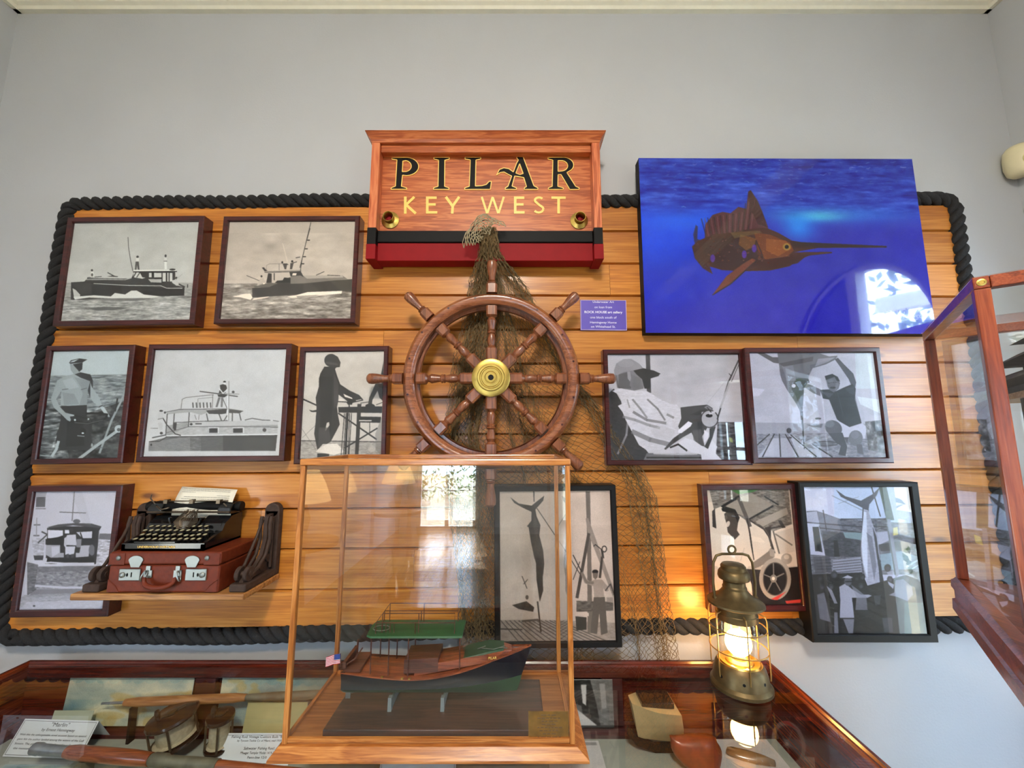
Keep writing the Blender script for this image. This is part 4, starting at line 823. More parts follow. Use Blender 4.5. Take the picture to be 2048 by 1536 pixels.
# ------------------------------------------------------------------ PILAR / KEY WEST sign
YS, YP = 1.285, 1.325      # posts' face, recessed panel
def sx(px, py, Y): v = at(px, py, Y); return v.x, v.z
L0, R0 = at(738, 400, YS).x, at(1203, 400, YS).x; zt = at(960, 285, YS).z; zb = at(960, 518, YS).z
zr = at(960, 488, YS).z      # top of red on the posts
zk = at(960, 455, YS).z
root = T('key_west_sign', 'oak name sign lettered PILAR KEY WEST with red and black base', 'sign', ((L0+R0)/2, 1.37, zb))
pw = .0285
MB().box((L0+.008, YP, zb+.03), (R0-.008, 1.3695, zt)).build('panel', M_SIGN, root)
for x in (L0, R0-pw):
    MB().box((x, YS, zk), (x+pw, YP-.0005, zt)).build('post', M_SIGNV, root, bevel=.002)
    MB().box((x-.001, YS-.001, zr), (x+pw+.001, 1.369, zk)).build('post_band', M_BLACK, root, bevel=.0015)
    MB().box((x-.002, YS-.002, zb), (x+pw+.002, 1.369, zr)).build('post_foot', M_RED, root, bevel=.0015)
MB().box((L0+pw+.0005, YS+.012, zt-.028), (R0-pw-.0005, YP-.0005, zt)).build('top_rail', M_SIGN, root, bevel=.002)
zc = at(960, 262, YS-.02).z
m = MB(); pf = [(0, 0), (.004, .01), (.012, .022), (.018, .03), (.018, zc-zt)]
z0 = zt
secs = []
for d, zz in pf: secs.append([(L0-d, YS-d*1.2, z0+zz), (R0+d, YS-d*1.2, z0+zz), (R0+d, 1.3695, z0+zz), (L0-d, 1.3695, z0+zz)])
m.loft(secs); m.build('cornice', M_SIGN, root)
MB().box((L0+pw+.002, YS+.012, at(960, 484, YS+.012).z), (R0-pw-.002, YP-.0005, at(960, 461, YS+.012).z)).build('black_rail', M_BLACK, root, bevel=.0025)
MB().box((L0+pw+.002, YS+.018, zb+.002), (R0-pw-.002, YP+.03, at(960, 484, YS+.012).z-.0005)).build('red_rail', M_RED, root, bevel=.002)
# lettering: crop coordinates of region (700,230) at 3.413
def cp(st): return [sx(700+float(a)/3.4133, 230+float(b)/3.4133, YP) for a, b in (q.split(',') for q in st.split())]
def stroke_letter(outer, holes=()):
    """black letter face with a gold outline; outer/holes are lists of (x,z)"""
    cu = bpy.data.curves.new('l', 'CURVE'); cu.dimensions = '2D'; cu.fill_mode = 'BOTH'; cu.extrude = .0012
    for pts in (outer,)+tuple(holes):
        sp = cu.splines.new('POLY'); sp.points.add(len(pts)-1); sp.use_cyclic_u = True
        for p_, (x, z) in zip(sp.points, pts): p_.co = (x, z, 0, 1)
    ob = bpy.data.objects.new('l', cu); COL.objects.link(ob); dg = bpy.context.evaluated_depsgraph_get()
    me = bpy.data.meshes.new_from_object(ob.evaluated_get(dg)); bpy.data.objects.remove(ob)
    for v in me.vertices: v.co = Vector((v.co.x, YP-.0012+ -v.co.z, v.co.y))-wloc(root)
    me.materials.clear(); me.materials.append(M_BLACK); o = bpy.data.objects.new('letter', me); COL.objects.link(o); o.parent = root
    g = MB()
    for pts in (outer,)+tuple(holes):
        n = len(pts)
        for i in range(n):
            yo = YP-.0014-.00004*(i%9); a, b = pts[i], pts[(i+1)%n]; g.bar((a[0], yo, a[1]), (b[0], yo, b[1]), .0028, .0030, (0,1,0))
    gg = g.build('outline', M_GOLD, root); gg.parent = o; gg.location = -Vector((0,0,0))
def arc(cx, cy, rx, ry, a0, a1, n=12): return ' '.join(f'{cx+rx*math.cos(math.radians(t)):.1f},{cy+ry*math.sin(math.radians(t)):.1f}' for t in np.linspace(a0, a1, n))
P_o = '286,295 ' + '380,293 ' + arc(385, 355, 85, 62, -85, 88, 14) + ' 360,414 352,490 388,500 388,510 282,510 282,500 312,488 322,310 288,305'
P_h = '362,318 ' + arc(375, 352, 45, 38, -80, 80, 10) + ' 358,390'
stroke_letter(cp(P_o), (cp(P_h),))
stroke_letter(cp('573,293 680,293 678,304 648,312 646,490 676,500 676,511 571,511 571,500 602,490 606,312 573,304'))
stroke_letter(cp('786,292 893,292 893,303 860,311 856,488 900,486 930,478 950,456 966,456 958,511 784,511 784,500 815,490 822,311 786,303'))
stroke_letter(cp('1001,413 1020,375 1050,364 1085,370 1115,392 1138,330 1150,310 1138,298 1140,288 1180,284 1255,486 1282,500 1282,511 1190,511 1190,500 1205,492 1186,430 1150,424 1124,420 1106,488 1136,500 1136,511 1060,511 1060,500 1078,490 1104,420 1078,408 1052,392 1025,396'), (cp('1158,336 1182,402 1160,410 1132,400'),))
stroke_letter(cp('1350,293 1440,292 ' + arc(1450, 345, 76, 54, -80, 40, 10) + ' 1480,396 1540,490 1564,500 1562,511 1500,512 1440,410 1420,410 1418,490 1456,500 1454,511 1354,511 1354,500 1380,490 1384,312 1352,304'), (cp('1420,314 ' + arc(1440, 350, 46, 36, -75, 75, 9) + ' 1420,388'),))
def gold(ps, wd=19):
    m = MB(); yo = YP-.0006
    for st in ps:
        q = cp(st)
        for a, b in zip(q[:-1], q[1:]): yo -= .00005; m.bar((a[0], yo, a[1]), (b[0], yo, b[1]), wd/3.4133*.00166, .0016, (0,1,0))
    m.build('letter', M_GOLD, root)
gold(['378,558 378,675', '440,560 384,614 450,674']); gold(['528,558 528,674', '520,566 592,566', '520,612 585,612', '520,666 596,666'])
gold(['655,560 700,622', '746,560 702,622 698,674']); gold(['900,560 936,672', '974,560 938,672', '974,562 1012,672', '1050,560 1014,672'], 15)
gold(['1128,558 1128,674', '1120,566 1190,566', '1120,612 1185,612', '1120,666 1192,666']); gold([arc(1290, 588, 30, 24, -40, -180, 8)+' '+arc(1288, 644, 32, 24, -70, 150, 10)], 17); gold(['1375,566 1472,566', '1424,560 1424,674'])
for px, py in ((781, 441), (1158, 442)):
    c = at(px, py, YP); q = (0, -1, 0)
    s = MB().lathe([(.030, 0), (.031, .004), (.026, .006), (.0175, .009), (.016, .012), (.0165, .026), (.0185, .030), (.0175, .030), (.0145, .026), (.0145, .006), (0, .006)], (c.x, YP, c.z), q, 32).build('lamp_socket', M_BRASS, root, smooth=True)
    MB().lathe([(.0145, .0065), (.006, .008), (.006, .014), (0, .014)], (c.x, YP, c.z), q, 16).build('contact', M_RED, s)

# ------------------------------------------------------------------ ship's wheel
YW = 1.275; wc = at(982.5, 757, YW); wx, wz = wc.x, wc.z
RO, RI = .2865, .243
root = T('ship_helm', 'weathered teak ship steering wheel with eight spokes and brass hub', 'wheel', (wx, 1.36, wz-RO))
def rim(prof, name, mat):
    m = MB(); n = 128; vs = []; k = len(prof)
    for i in range(n):
        a = 2*PI*i/n
        for r, d in prof: vs.append((wx+r*math.cos(a), YW+d, wz+r*math.sin(a)))
    fs = [(i*k+j, ((i+1)%n)*k+j, ((i+1)%n)*k+(j+1)%k, i*k+(j+1)%k) for i in range(n) for j in range(k)]
    m.add(vs, fs); return m.build(name, mat, root, smooth=True)
c_ = (RO+RI)/2; hw = (RO-RI)/2
rim([(RO, .018), (RO, .006), (RO-.006, -.006), (c_+hw*.35, -.0155), (c_-hw*.2, -.0165), (RI+.010, -.012), (RI+.004, -.006), (RI+.004, .018)], 'rim', M_WHEEL)
rim([(RO-.004, .0205), (RO-.004, .0185), (RI-.006, .0185), (RI-.010, .012), (RI-.011, .022), (RI-.006, .034), (RO-.010, .034)], 'rear_rim', M_WHEELD)
for k in range(8):
    a = PI/8*0 + k*PI/4 + .2
    for da in (0, .35): MB().lathe([(0, 0), (.0035, 0), (.0035, .004), (0, .004)][::-1], (wx+(c_+.004)*math.cos(a+da), YW-.0135, wz+(c_+.004)*math.sin(a+da)), (0,-1,0), 10).build('peg', M_MAH, root)
M_SPK = M_WHEELD
def sqr(r): return r
sp_prof = [(.052, 'q', .0175), (.098, 'q', .0175), (.102, 'r', .015), (.108, 'r', .0105), (.114, 'r', .013), (.130, 'r', .0145), (.146, 'r', .0105), (.150, 'r', .0150), (.155, 'r', .0125), (.159, 'r', .0155), (.163, 'r', .0105), (.172, 'r', .012), (.192, 'r', .0155), (.202, 'r', .0105), (.206, 'r', .0145), (.210, 'q', .0175), (.240, 'q', .0175)]
hd_prof = [(.285, 'q', .0175), (.315, 'q', .0175), (.318, 'r', .013), (.322, 'r', .0145), (.325, 'r', .0115), (.328, 'r', .0145), (.331, 'r', .0105), (.345, 'r', .0115), (.365, 'r', .0155), (.382, 'r', .0175), (.394, 'r', .0165), (.400, 'r', .011), (.403, 'r', .003)]
def spoke(a):
    d = Vector((math.cos(a), 0, math.sin(a))); s = Vector((-math.sin(a), 0, math.cos(a))); f = Vector((0, 1, 0)); c = Vector((wx, YW+.003, wz)); n = 16
    for prof, nm in ((sp_prof, 'spoke'), (hd_prof, 'handle')):
        secs = []
        for r, kd, q in prof:
            sec = []
            for k in range(n):
                t = 2*PI*(k+.5)/n; cx, cy = math.cos(t), math.sin(t)
                if kd == 'q': g = 1/max(abs(cx), abs(cy)); g = min(g, 1.25); sec.append(c+d*r+(s*cx+f*cy)*q*g)
                else: sec.append(c+d*r+(s*cx+f*cy)*q)
            secs.append(sec)
        m = MB(); m.loft(secs)
        ob = m.build(nm, M_SPK, root, smooth=32)
for k in range(8): spoke(k*PI/4)
hub = MB().lathe([(.058, -.03), (.058, .012), (.061, .016), (.061, .021), (.056, .023), (.044, .023), (.042, .0265), (.036, .0265), (.034, .024), (.031, .024), (.029, .026), (.020, .026), (.0185, .0235), (.0165, .0235), (.0155, .0255), (.0090, .0255), (.0090, .006), (0, .006)], (wx, YW, wz), (0,-1,0), 64).build('hub', M_BRASS, root, smooth=25)
MB().lathe([(.0086, .0), (.0086, .0245), (0, .0245)], (wx, YW, wz), (0,-1,0), 20).build('bore', M_BLACK, hub)
MB().lathe([(.05, -.085), (.05, -.03)], (wx, YW, wz), (0,-1,0), 24).build('mounting_block', M_MAH, root)

# ------------------------------------------------------------------ fishing net
def curve_at(pts, v):
    for (v0, x0), (v1, x1) in zip(pts[:-1], pts[1:]):
        if v <= v1: t = (v-v0)/(v1-v0); t = t*t*(3-2*t)*.35+t*.65; return x0+(x1-x0)*t
    return pts[-1][1]
def sheet(m, left, right, py0, py1, ns, nv, yfun, r, amp, seed, twist=1, fold=1.0, jit=.0022):
    """diamond mesh between two edge curves; left/right: list of (py,px)"""
    rg = np.random.default_rng(seed); ph = rg.random(6)*6
    def P(s, v):
        py = py0+(py1-py0)*v
        a, b = curve_at(left, py), curve_at(right, py)
        ss = s + fold*(.05*math.sin(s*9+v*5+ph[0])+.03*math.sin(s*21-v*7+ph[1]))
        px = a+(b-a)*ss; Y = yfun(v)
        Y -= amp*(.5+.5*math.sin(s*26+v*3+ph[2]))*(.4+.6*v)+amp*.5*(math.sin(s*61+ph[3]))*.5
        p = at(px, py, Y); p.y = min(p.y, 1.366); return p
    G = {}
    for j in range(nv+1):
        for i in range(ns+1):
            p = P((i+(.5 if j % 2 else 0))/ns, j/nv); G[i, j] = p+Vector(rg.normal(size=3)*(jit, jit*.4, jit))
    for j in range(nv):
        for i in range(ns):
            o_ = 1 if j % 2 else 0
            for k in (i+o_, i+o_-1):
                if 0 <= k <= ns and (k, j+1) in G:
                    a, b = G[i, j], G[k, j+1]; d = (b-a)
                    if d.length < 1e-5: continue
                    d.normalize(); e1 = d.orthogonal().normalized(); e2 = d.cross(e1)
                    vs = [p+(e1*math.cos(t)+e2*math.sin(t))*r for p in (a, b) for t in (0, 2.094, 4.189)]
                    m.add(vs, [(0,1,4,3), (1,2,5,4), (2,0,3,5)])
root = T('fishing_net', 'brown fishing net gathered on the sign and draped behind the wheel to the counter', 'net', (at(1150, 1300, 1.35).x, 1.36, .93))
yn = lambda v: 1.279 if v < .035 else (1.279+(1.352-1.279)*min(1, (v-.035)/.10))
Lm = [(455, 962), (500, 962), (560, 945), (640, 935), (760, 912), (870, 893), (960, 905), (1320, 925)]
Rm = [(455, 992), (500, 998), (590, 1062), (720, 1135), (850, 1222), (960, 1290), (1000, 1308), (1180, 1335), (1320, 1354)]
m = MB(); sheet(m, Lm, Rm, 455, 1322, 36, 140, yn, .0008, .012, 1)
m.build('net_sheet', M_NET, root, fix=False)
m = MB(); sheet(m, Lm, [(455, 985), (500, 985), (590, 1010), (650, 1005), (760, 985), (870, 972), (960, 985), (1320, 1010)], 455, 1322, 26, 130, yn, .0009, .022, 2, fold=1.6)
m.build('net_fold', M_NET, root, fix=False)
m = MB(); sheet(m, Lm, [(455, 985), (500, 985), (590, 1000), (650, 990), (760, 968), (870, 952), (960, 965), (1320, 985)], 455, 1322, 22, 130, yn, .0010, .02, 5, fold=2.2)
m.build('net_fold', M_NET, root, fix=False)
m = MB(); sheet(m, [(455, 984), (500, 990), (590, 1040), (720, 1108), (850, 1190), (960, 1252), (1000, 1262), (1180, 1292), (1320, 1312)], Rm, 455, 1322, 11, 130, yn, .0009, .016, 3, fold=2)
m.build('net_fold', M_NET, root, fix=False)
m = MB(); sheet(m, [(455, 975), (560, 985), (720, 1010), (870, 1040), (1000, 1090), (1320, 1130)], [(455, 985), (560, 1000), (720, 1032), (870, 1075), (1000, 1140), (1320, 1190)], 455, 1322, 7, 130, yn, .0009, .018, 4, fold=2)
m.build('net_fold', M_NET, root, fix=False)
# ruffled gathered head in front of the sign
m = MB(); rg = np.random.default_rng(11); G = {}
ni, nj = 14, 7
for i in range(ni+1):
    for j in range(nj+1):
        u = i/ni; v = (j+(.5 if i%2 else 0))/nj
        ang = math.radians(196-u*150+10*math.sin(v*5)); R_ = .012+.060*v
        cx, cz = at(974, 478, 1.27).x, at(974, 478, 1.27).z
        G[i, j] = Vector((cx+R_*math.cos(ang)*1.05, 1.268-.018*math.sin(v*PI)-.010*math.sin(u*14), cz+R_*math.sin(ang)*1.15-.010*(1-math.sin(ang))*v*2))+Vector(rg.normal(size=3)*.0012)
for i in range(ni):
    for j in range(nj+1):
        for k in ((j, j-1) if i%2 == 0 else (j, j+1)):
            if (i+1, k) in G: m.bar(G[i, j], G[i+1, k], .0021, .0021)
m.build('gathered_head', M_NETL, root, fix=False)
m = MB()
c0 = at(974, 478, 1.27); m.tube([c0+Vector((.058*math.cos(t), -.004, .066*math.sin(t))) for t in np.linspace(math.radians(85), math.radians(160), 10)], .0018, 6)
m.build('cord', M_ROPE, root)
# ------------------------------------------------------------------ shelf, iron brackets, suitcase, typewriter
SZ = 1.163; SX0, SX1, SY0 = -1.243, -.754, 1.192
m = MB(); m.box((SX0, SY0, SZ-.018), (SX1, BY-.0005, SZ))
tag(m.build('wall_shelf', M_SHELF, bevel=.004, seg=3), 'short oak wall shelf holding the suitcase and typewriter', 'shelf')
def bracket(x, label):
    r = T('iron_bracket', label, 'bracket', (x, 1.29, SZ), 'cast iron shelf brackets'); z = SZ+.0005; w = .024
    m = MB()
    m.prism([(0,0)]*0 or [(x-w, z), (x+w, z), (x+w, z+.022), (x-w, z+.022)], SY0+.008, 1.345)
    m.build('foot_bar', M_IRON, r, bevel=.005, seg=3)
    m = MB(); H = .222
    m.box((x-w, 1.343, z), (x+w, 1.3685, z+H-.02)); m.lathe([(w, 0), (w, .0255)], (x, 1.343, z+H-.022), (0,1,0), 24)
    m.build('upright', M_IRON, r, bevel=.004, seg=2)
    # concave web with moulded edges
    P = [(1.343, z+.022), (1.343, z+H-.03), (1.318, z+H-.035), (1.312, z+H-.06), (1.316, z+.12), (1.300, z+.075), (1.268, z+.048), (1.232, z+.036), (1.215, z+.022)]
    m = MB(); n = len(P)
    vs = [(x-.006, a, b) for a, b in P]+[(x+.006, a, b) for a, b in P]
    m.add(vs, [tuple(range(n))[::-1], tuple(range(n, 2*n))]+[(i, (i+1)%n, (i+1)%n+n, i+n) for i in range(n)])
    for sx_ in (-.015, .015):
        m.tube([(x+sx_, a, b) for a, b in P[2:-1]], .0055, 8)
        m.tube([(x+sx_*.8, 1.332, z+.03), (x+sx_*.8, 1.332, z+H-.04)], .005, 8)
    m.build('web', M_IRON, r, smooth=True)
    m = MB(); m.tube([(x-.012, 1.318, z+H-.045), (x-.016, 1.30, z+.13), (x-.018, 1.255, z+.060), (x-.019, 1.225, z+.036)], .0045, 8)
    m.build('brace', M_IRON, r, smooth=True)
    for dx in (-.012, .012): MB().lathe([(.019, -.006), (.021, -.004), (.021, .004), (.019, .006)], (x+dx, SY0+.036, z+.042), (1,0,0), 20).build('knuckle', M_IRON, r, smooth=True)
    MB().lathe([(.008, -.020), (.008, .020)], (x, SY0+.036, z+.042), (1,0,0), 12).build('pin', M_IRON, r, smooth=True)
    for dx, yy, zz in ((0, 1.30, .04), (.004, 1.325, .06)): MB().lathe([(.012, -.008), (.012, .008)], (x+dx, yy, z+zz), (1,0,0), 14).build('boss', M_IRON, r, smooth=True)
bracket(-.780, 'rusty cast iron bracket at the right end of the shelf')
bracket(-1.197, 'rusty cast iron bracket at the left end of the shelf, before the stern photo')
# suitcase
x0, x1, y0, y1, z0, z1 = -1.148, -.832, 1.198, 1.363, SZ+.0005, SZ+.112
r = T('suitcase', 'small brown leather suitcase with nickel locks under the typewriter', 'suitcase', ((x0+x1)/2, (y0+y1)/2, z0))
zs = z0+.076
MB().box((x0, y0, z0), (x1, y1, zs-.0008)).build('body', M_LEATHER, r, bevel=.006, seg=3)
MB().box((x0-.0015, y0-.0015, zs), (x1+.0015, y1, z1)).build('lid', M_LEATHER, r, bevel=.006, seg=3)
for s in (-1, 1):
    m = MB(); xc = x0 if s < 0 else x1; a = -s
    for dz, zc_, zz in ((1, z0, z0), ):
        m.add([(xc+a*.003, y0-.0012, z0+.003), (xc+a*.036, y0-.0012, z0+.003), (xc+a*.024, y0-.0012, z0+.018), (xc+a*.003, y0-.0012, z0+.034)], [(0,1,2,3)])
    m.tube([(xc+a*.036, y0-.001, z0+.003), (xc+a*.024, y0-.001, z0+.020), (xc+a*.003, y0-.001, z0+.036)], .0008, 5)
    m.build('corner_patch', M_LEATHER, r); m = MB()
    m.box((min(xc+a*.001, xc+a*.045), y0-.0028, zs+.001), (max(xc+a*.001, xc+a*.045), y0-.0012, z1-.004))
    m.build('lid_patch', M_LEATHER, r)
for xc in (x0+.028, x1-.036): MB().lathe([(.0068, 0), (.006, .003), (.003, .0045), (0, .005)], (xc, y0-.0028, z1-.016), (0,-1,0), 16).build('rivet', M_CHROME, r, smooth=True)
for xc, s in ((x0+.078, 1), (x1-.078, -1)):
    m = MB(); q = [(xc+.021*math.cos(t), zs+.013+.012*math.sin(t)*1.1) for t in np.linspace(0, PI, 12)]+[(xc-.012, zs-.006), (xc+.012, zs-.006)]
    m.prism(q, y0-.0045, y0-.0015); h = m.build('hasp', M_CHROME, r, bevel=.0008)
    m = MB(); cx = xc-s*.014
    m.box((cx-.030, y0-.004, z0+.034), (cx+.030, y0-.0005, z0+.066)); l = m.build('lock_plate', M_CHROME, r, bevel=.003, seg=2)
    m = MB(); m.box((cx+s*.006-.0015, y0-.0046, z0+.044), (cx+s*.006+.0015, y0-.0038, z0+.057)); m.ball((cx-s*.006, y0-.004, z0+.050), (.003, .001, .005)); m.build('keyhole', M_BLACK, l)
    MB().lathe([(.0075, 0), (.0075, .003), (.005, .005), (0, .0055)], (cx-s*.019, y0-.004, z0+.050), (0,-1,0), 16).build('slide_button', M_CHROME, l, smooth=True)
hx0, hx1 = x0+.116, x1-.116
for xc, s in ((hx0, 1), (hx1, -1)):
    m = MB(); m.box((xc-.011, y0-.004, z0+.042), (xc+.011, y0-.0005, z0+.062)); m.box((xc-.006, y0-.0045, z0+.062), (xc+.006, y0-.0005, z0+.074))
    m.tube([(xc+.001*k*0+s*.004*math.cos(t)-s*.008, y0-.008-.012*math.sin(t)*.5, z0+.048+.013*math.cos(t)) for k, t in enumerate(np.linspace(0, 2*PI, 20)[:-1])], .0022, 8, closed=True)
    m.build('handle_mount', M_CHROME, r, smooth=True)
m = MB(); ts = np.linspace(0, PI, 20)
m.tube([((hx0+hx1)/2-(hx1-hx0)/2*math.cos(t)*1.02, y0-.012-.006*math.sin(t), z0+.046-.026*math.sin(t)**.6) for t in ts], [.0035+.0035*math.sin(t)**.5 for t in ts], 10)
m.build('handle', M_LEATHER, r, smooth=True)
# typewriter
z0 = SZ+.1127; tx0, tx1, ty0, ty1 = -1.126, -.888, 1.205, 1.362
r = T('typewriter', 'black portable typewriter with a typed sheet on the brown suitcase', 'typewriter', ((tx0+tx1)/2, 1.28, z0))
def side(y): return None
prof = [(ty0, 0), (ty0, .018), (ty0+.006, .021), (ty0+.070, .040), (ty0+.080, .060), (ty0+.108, .078), (ty1, .082), (ty1, 0)]
m = MB()
for a, b in ((tx0, tx0+.010), (tx1-.010, tx1)):
    m.loft([[(x, y, z0+h) for y, h in prof] for x in (a, b)])
m.box((tx0, ty0, z0), (tx1, ty0+.006, z0+.0205)); m.box((tx0, ty0, z0), (tx1, ty1, z0+.006))
m.loft([[(x, y, z0+h) for y, h in ((ty0+.070, .034), (ty0+.078, .060), (ty0+.108, .078), (ty1, .080), (ty1, .0), (ty0+.075, .0))] for x in (tx0+.01, tx0+.085)])
m.loft([[(x, y, z0+h) for y, h in ((ty0+.070, .034), (ty0+.078, .060), (ty0+.108, .078), (ty1, .080), (ty1, .0), (ty0+.075, .0))] for x in (tx1-.075, tx1-.01)])
m.loft([[(x, y, z0+h) for y, h in ((ty0+.070, .034), (ty0+.080, .050), (ty0+.105, .052), (ty1, .052), (ty1, .0), (ty0+.075, .0))] for x in (tx0+.085, tx1-.075)])
m.build('body', M_TYPE, r, smooth=25)
text('UNDERWOOD PORTABLE', 'lettering', M_GOLD, r, ((tx0+tx1)/2-.018, ty0-.0006, z0+.0105), (1,0,0), (0,0,1), .0085, bold=.00005, width=.108)
stems = MB()
for row in range(4):
    ky = ty0+.016+row*.0165; kz = z0+.027+row*.0085; n = 11 if row < 3 else 10
    for i in range(n):
        kx = tx0+.024+i*.0186+(row % 2)*.006-.002*row
        if kx > tx1-.022: continue
        if row == 1 and i in (3, 4, 7, 8): dz = -.0025
        else: dz = 0
        kp = MB().lathe([(.0066, 0), (.0072, .001), (.0072, .0028), (.0062, .0034), (.0056, .003), (0, .003)], (kx, ky, kz+dz), (0,-.25,1), 14).build('key', M_TMETAL, r, smooth=True)
        MB().lathe([(.0050, .0031), (.003, .0036), (0, .0037)], (kx, ky, kz+dz), (0,-.25,1), 12).build('key_face', M_KEY, kp)
        stems.bar((kx, ky+.002, kz+dz), (kx, ky+.012, z0+.010), .0016, .0016)
stems.build('key_levers', M_TMETAL, r)
MB().box((tx0+.030, ty0+.004, z0+.0205), (tx0+.150, ty0+.010, z0+.0245)).build('space_bar', M_TYPE, r, bevel=.001)
# carriage: platen, rails, end knobs, levers
cx0, cx1, cy, cz_ = -1.172, -.872, ty0+.128, z0+.104
m = MB(); m.lathe([(.0155, 0), (.0155, cx1-cx0-.05)], (cx0+.025, cy, cz_), (1,0,0), 28); m.build('platen', M_BLACK, r, smooth=True)
for a in (cx0+.008, cx1-.008): MB().lathe([(.006, -.010), (.014, -.009), (.0155, -.006), (.0155, .006), (.014, .009), (.006, .010)], (a, cy, cz_), (1,0,0), 24).build('platen_knob', M_BLACK, r, smooth=True)
for a, b in ((cx0+.018, cx0+.062), (cx1-.060, cx1-.018)):
    m = MB(); m.loft([[(x, cy+dy, cz_+dz) for dy, dz in ((-.028, -.020), (-.026, -.002), (-.014, .010), (.010, .014), (.022, .0), (.022, -.024))] for x in (a, b)])
    m.build('carriage_end', M_TYPE, r, bevel=.003)
m = MB(); m.tube([(cx0+.04, cy-.010, cz_+.017), (cx1-.04, cy-.010, cz_+.017)], .0018, 8); m.tube([(cx0+.02, cy-.028, cz_-.014), (cx1-.02, cy-.028, cz_-.014)], .003, 8)
for a in (cx0+.066, (cx0+cx1)/2-.002, cx1-.066): m.box((a-.006, cy-.019, cz_+.010), (a+.006, cy-.005, cz_+.022))
m.tube([(cx0+.035, cy-.02, cz_+.01), (cx0+.028, cy-.03, cz_+.028), (cx0+.030, cy-.03, cz_+.040)], .002, 6)
m.tube([(cx0+.05, cy-.03, cz_+.004), (cx0+.078, cy-.045, cz_-.004), (cx0+.10, cy-.042, cz_+.002)], .0026, 6)
m.tube([(cx1-.03, cy-.03, cz_+.004), (cx1-.036, cy-.036, cz_+.014)], .002, 6)
m.build('paper_bail', M_TMETAL, r, smooth=True)
m = MB(); bx = (tx0+tx1)/2+.004
for i in range(30):
    a = math.radians(-62+i*124/29); e = random.random()*.014
    m.tube([(bx+.020*math.sin(a), ty0+.060, z0+.048), (bx+.042*math.sin(a), ty0+.074-.01*math.cos(a), z0+.062+.008*math.cos(a)), (bx+(.006+.018*random.random())*math.sin(a)*1.6+.004*math.sin(i*3), ty0+.092, z0+.088+e)], .0010, 4)
m.build('type_bars', M_TMETAL, r)
m = MB(); m.tube([(bx-.052, ty0+.076, z0+.076)]+[(bx+.048*math.cos(t), ty0+.066, z0+.078+.034*math.sin(t)) for t in np.linspace(PI, 2*PI, 14)]+[(bx+.052, ty0+.076, z0+.076)], .0028, 7)
m.build('type_basket_rim', M_TYPE, r, smooth=True)
# sheet of paper
A0, A1, B0, B1 = at(342, 1036, 1.318), at(462, 1036, 1.318), at(364.6, 973, 1.350), at(476, 979, 1.350)
m = MB(); n = 10; secs = []
for i in range(n+1):
    t = i/n; a = A0.lerp(B0, t); b = A1.lerp(B1, t); sag = .010*math.sin(PI*t)
    secs.append([a.lerp(b, s)+Vector((0, -sag-.003*math.sin(s*7), 0)) for s in np.linspace(0, 1, 9)])
m.loft(secs, closed=False, caps=False); pp = m.build('paper_sheet', M_PAPER, r, smooth='all')
sd = pp.modifiers.new('s', 'SOLIDIFY'); sd.thickness = .0003
m = MB()
def onp(s, t):
    a = A0.lerp(B0, t); b = A1.lerp(B1, t); return a.lerp(b, s)+Vector((0, -.010*math.sin(PI*t)-.003*math.sin(s*7)-.0012, 0))
rg = np.random.default_rng(2)
for t, s0, s1 in ((.95, .06, .88), (.90, .06, .90), (.85, .06, .30), (.76, .68, .92), (.70, .14, .92), (.635, .10, .92), (.57, .10, .90), (.505, .10, .92), (.44, .08, .88), (.30, .10, .88), (.24, .06, .90), (.18, .08, .80)):
    s = s0
    while s < s1:
        l = .015+rg.random()*.05; e = min(s1, s+l); m.bar(onp(s, t), onp(e, t), .0006, .0014, (0,-1,.2)); s = e+.012
m.build('typed_lines', M_INK, pp)

# ------------------------------------------------------------------ oak and glass vitrine with the boat model
GZ = .917                                      # counter glass top
vx0, vx1, vy0, vy1, vzt = -.500, .137, .962, 1.225, 1.549
r = T('glass_vitrine', 'oak framed glass vitrine holding the boat model on the counter', 'display case', ((vx0+vx1)/2, (vy0+vy1)/2, GZ+.0005))
zb0, zb1 = GZ+.0005, GZ+.022
m = MB(); e = .022; f = .018; g = .027
m.loft([[(vx0-f, vy0-e, zb0), (vx1+g, vy0-e, zb0), (vx1+g, vy1+e, zb0), (vx0-f, vy1+e, zb0)], [(vx0-f, vy0-e, zb0+.005), (vx1+g, vy0-e, zb0+.005), (vx1+g, vy1+e, zb0+.005), (vx0-f, vy1+e, zb0+.005)], [(vx0-.004, vy0-.004, zb1), (vx1+.004, vy0-.004, zb1), (vx1+.004, vy1+.004, zb1), (vx0-.004, vy1+.004, zb1)]])
m.build('base_moulding', M_OAKX, r, bevel=.001)
MB().box((vx0+.004, vy0+.004, zb1+.0003), (vx1-.004, vy1-.004, zb1+.003)).build('base_panel', wood('vitrine_floor', (124,74,34), (150,94,48), (170,112,62), 0, 1, .5, .2), r)
pw = .0115; yr = vzt-.016
for x in (vx0, vx1-pw):
    for y in (vy0, vy1-pw): MB().box((x, y, zb1+.0003), (x+pw, y+pw, yr)).build('corner_post', M_OAK, r, bevel=.0015)
for y in (vy0, vy1-pw):
    MB().box((vx0-.002, y-.001, yr+.0003), (vx1+.002, y+pw+.001, vzt)).build('top_rail', M_OAKX, r, bevel=.003)
    MB().box((vx0+pw, y+.002, zb1+.0035), (vx1-pw, y+pw-.002, zb1+.011)).build('bottom_bead', M_OAKX, r)
MY = wood('oak_vitrine_depth', (138,76,30), (174,106,48), (200,136,72), 1, 2.0, .3, .45)
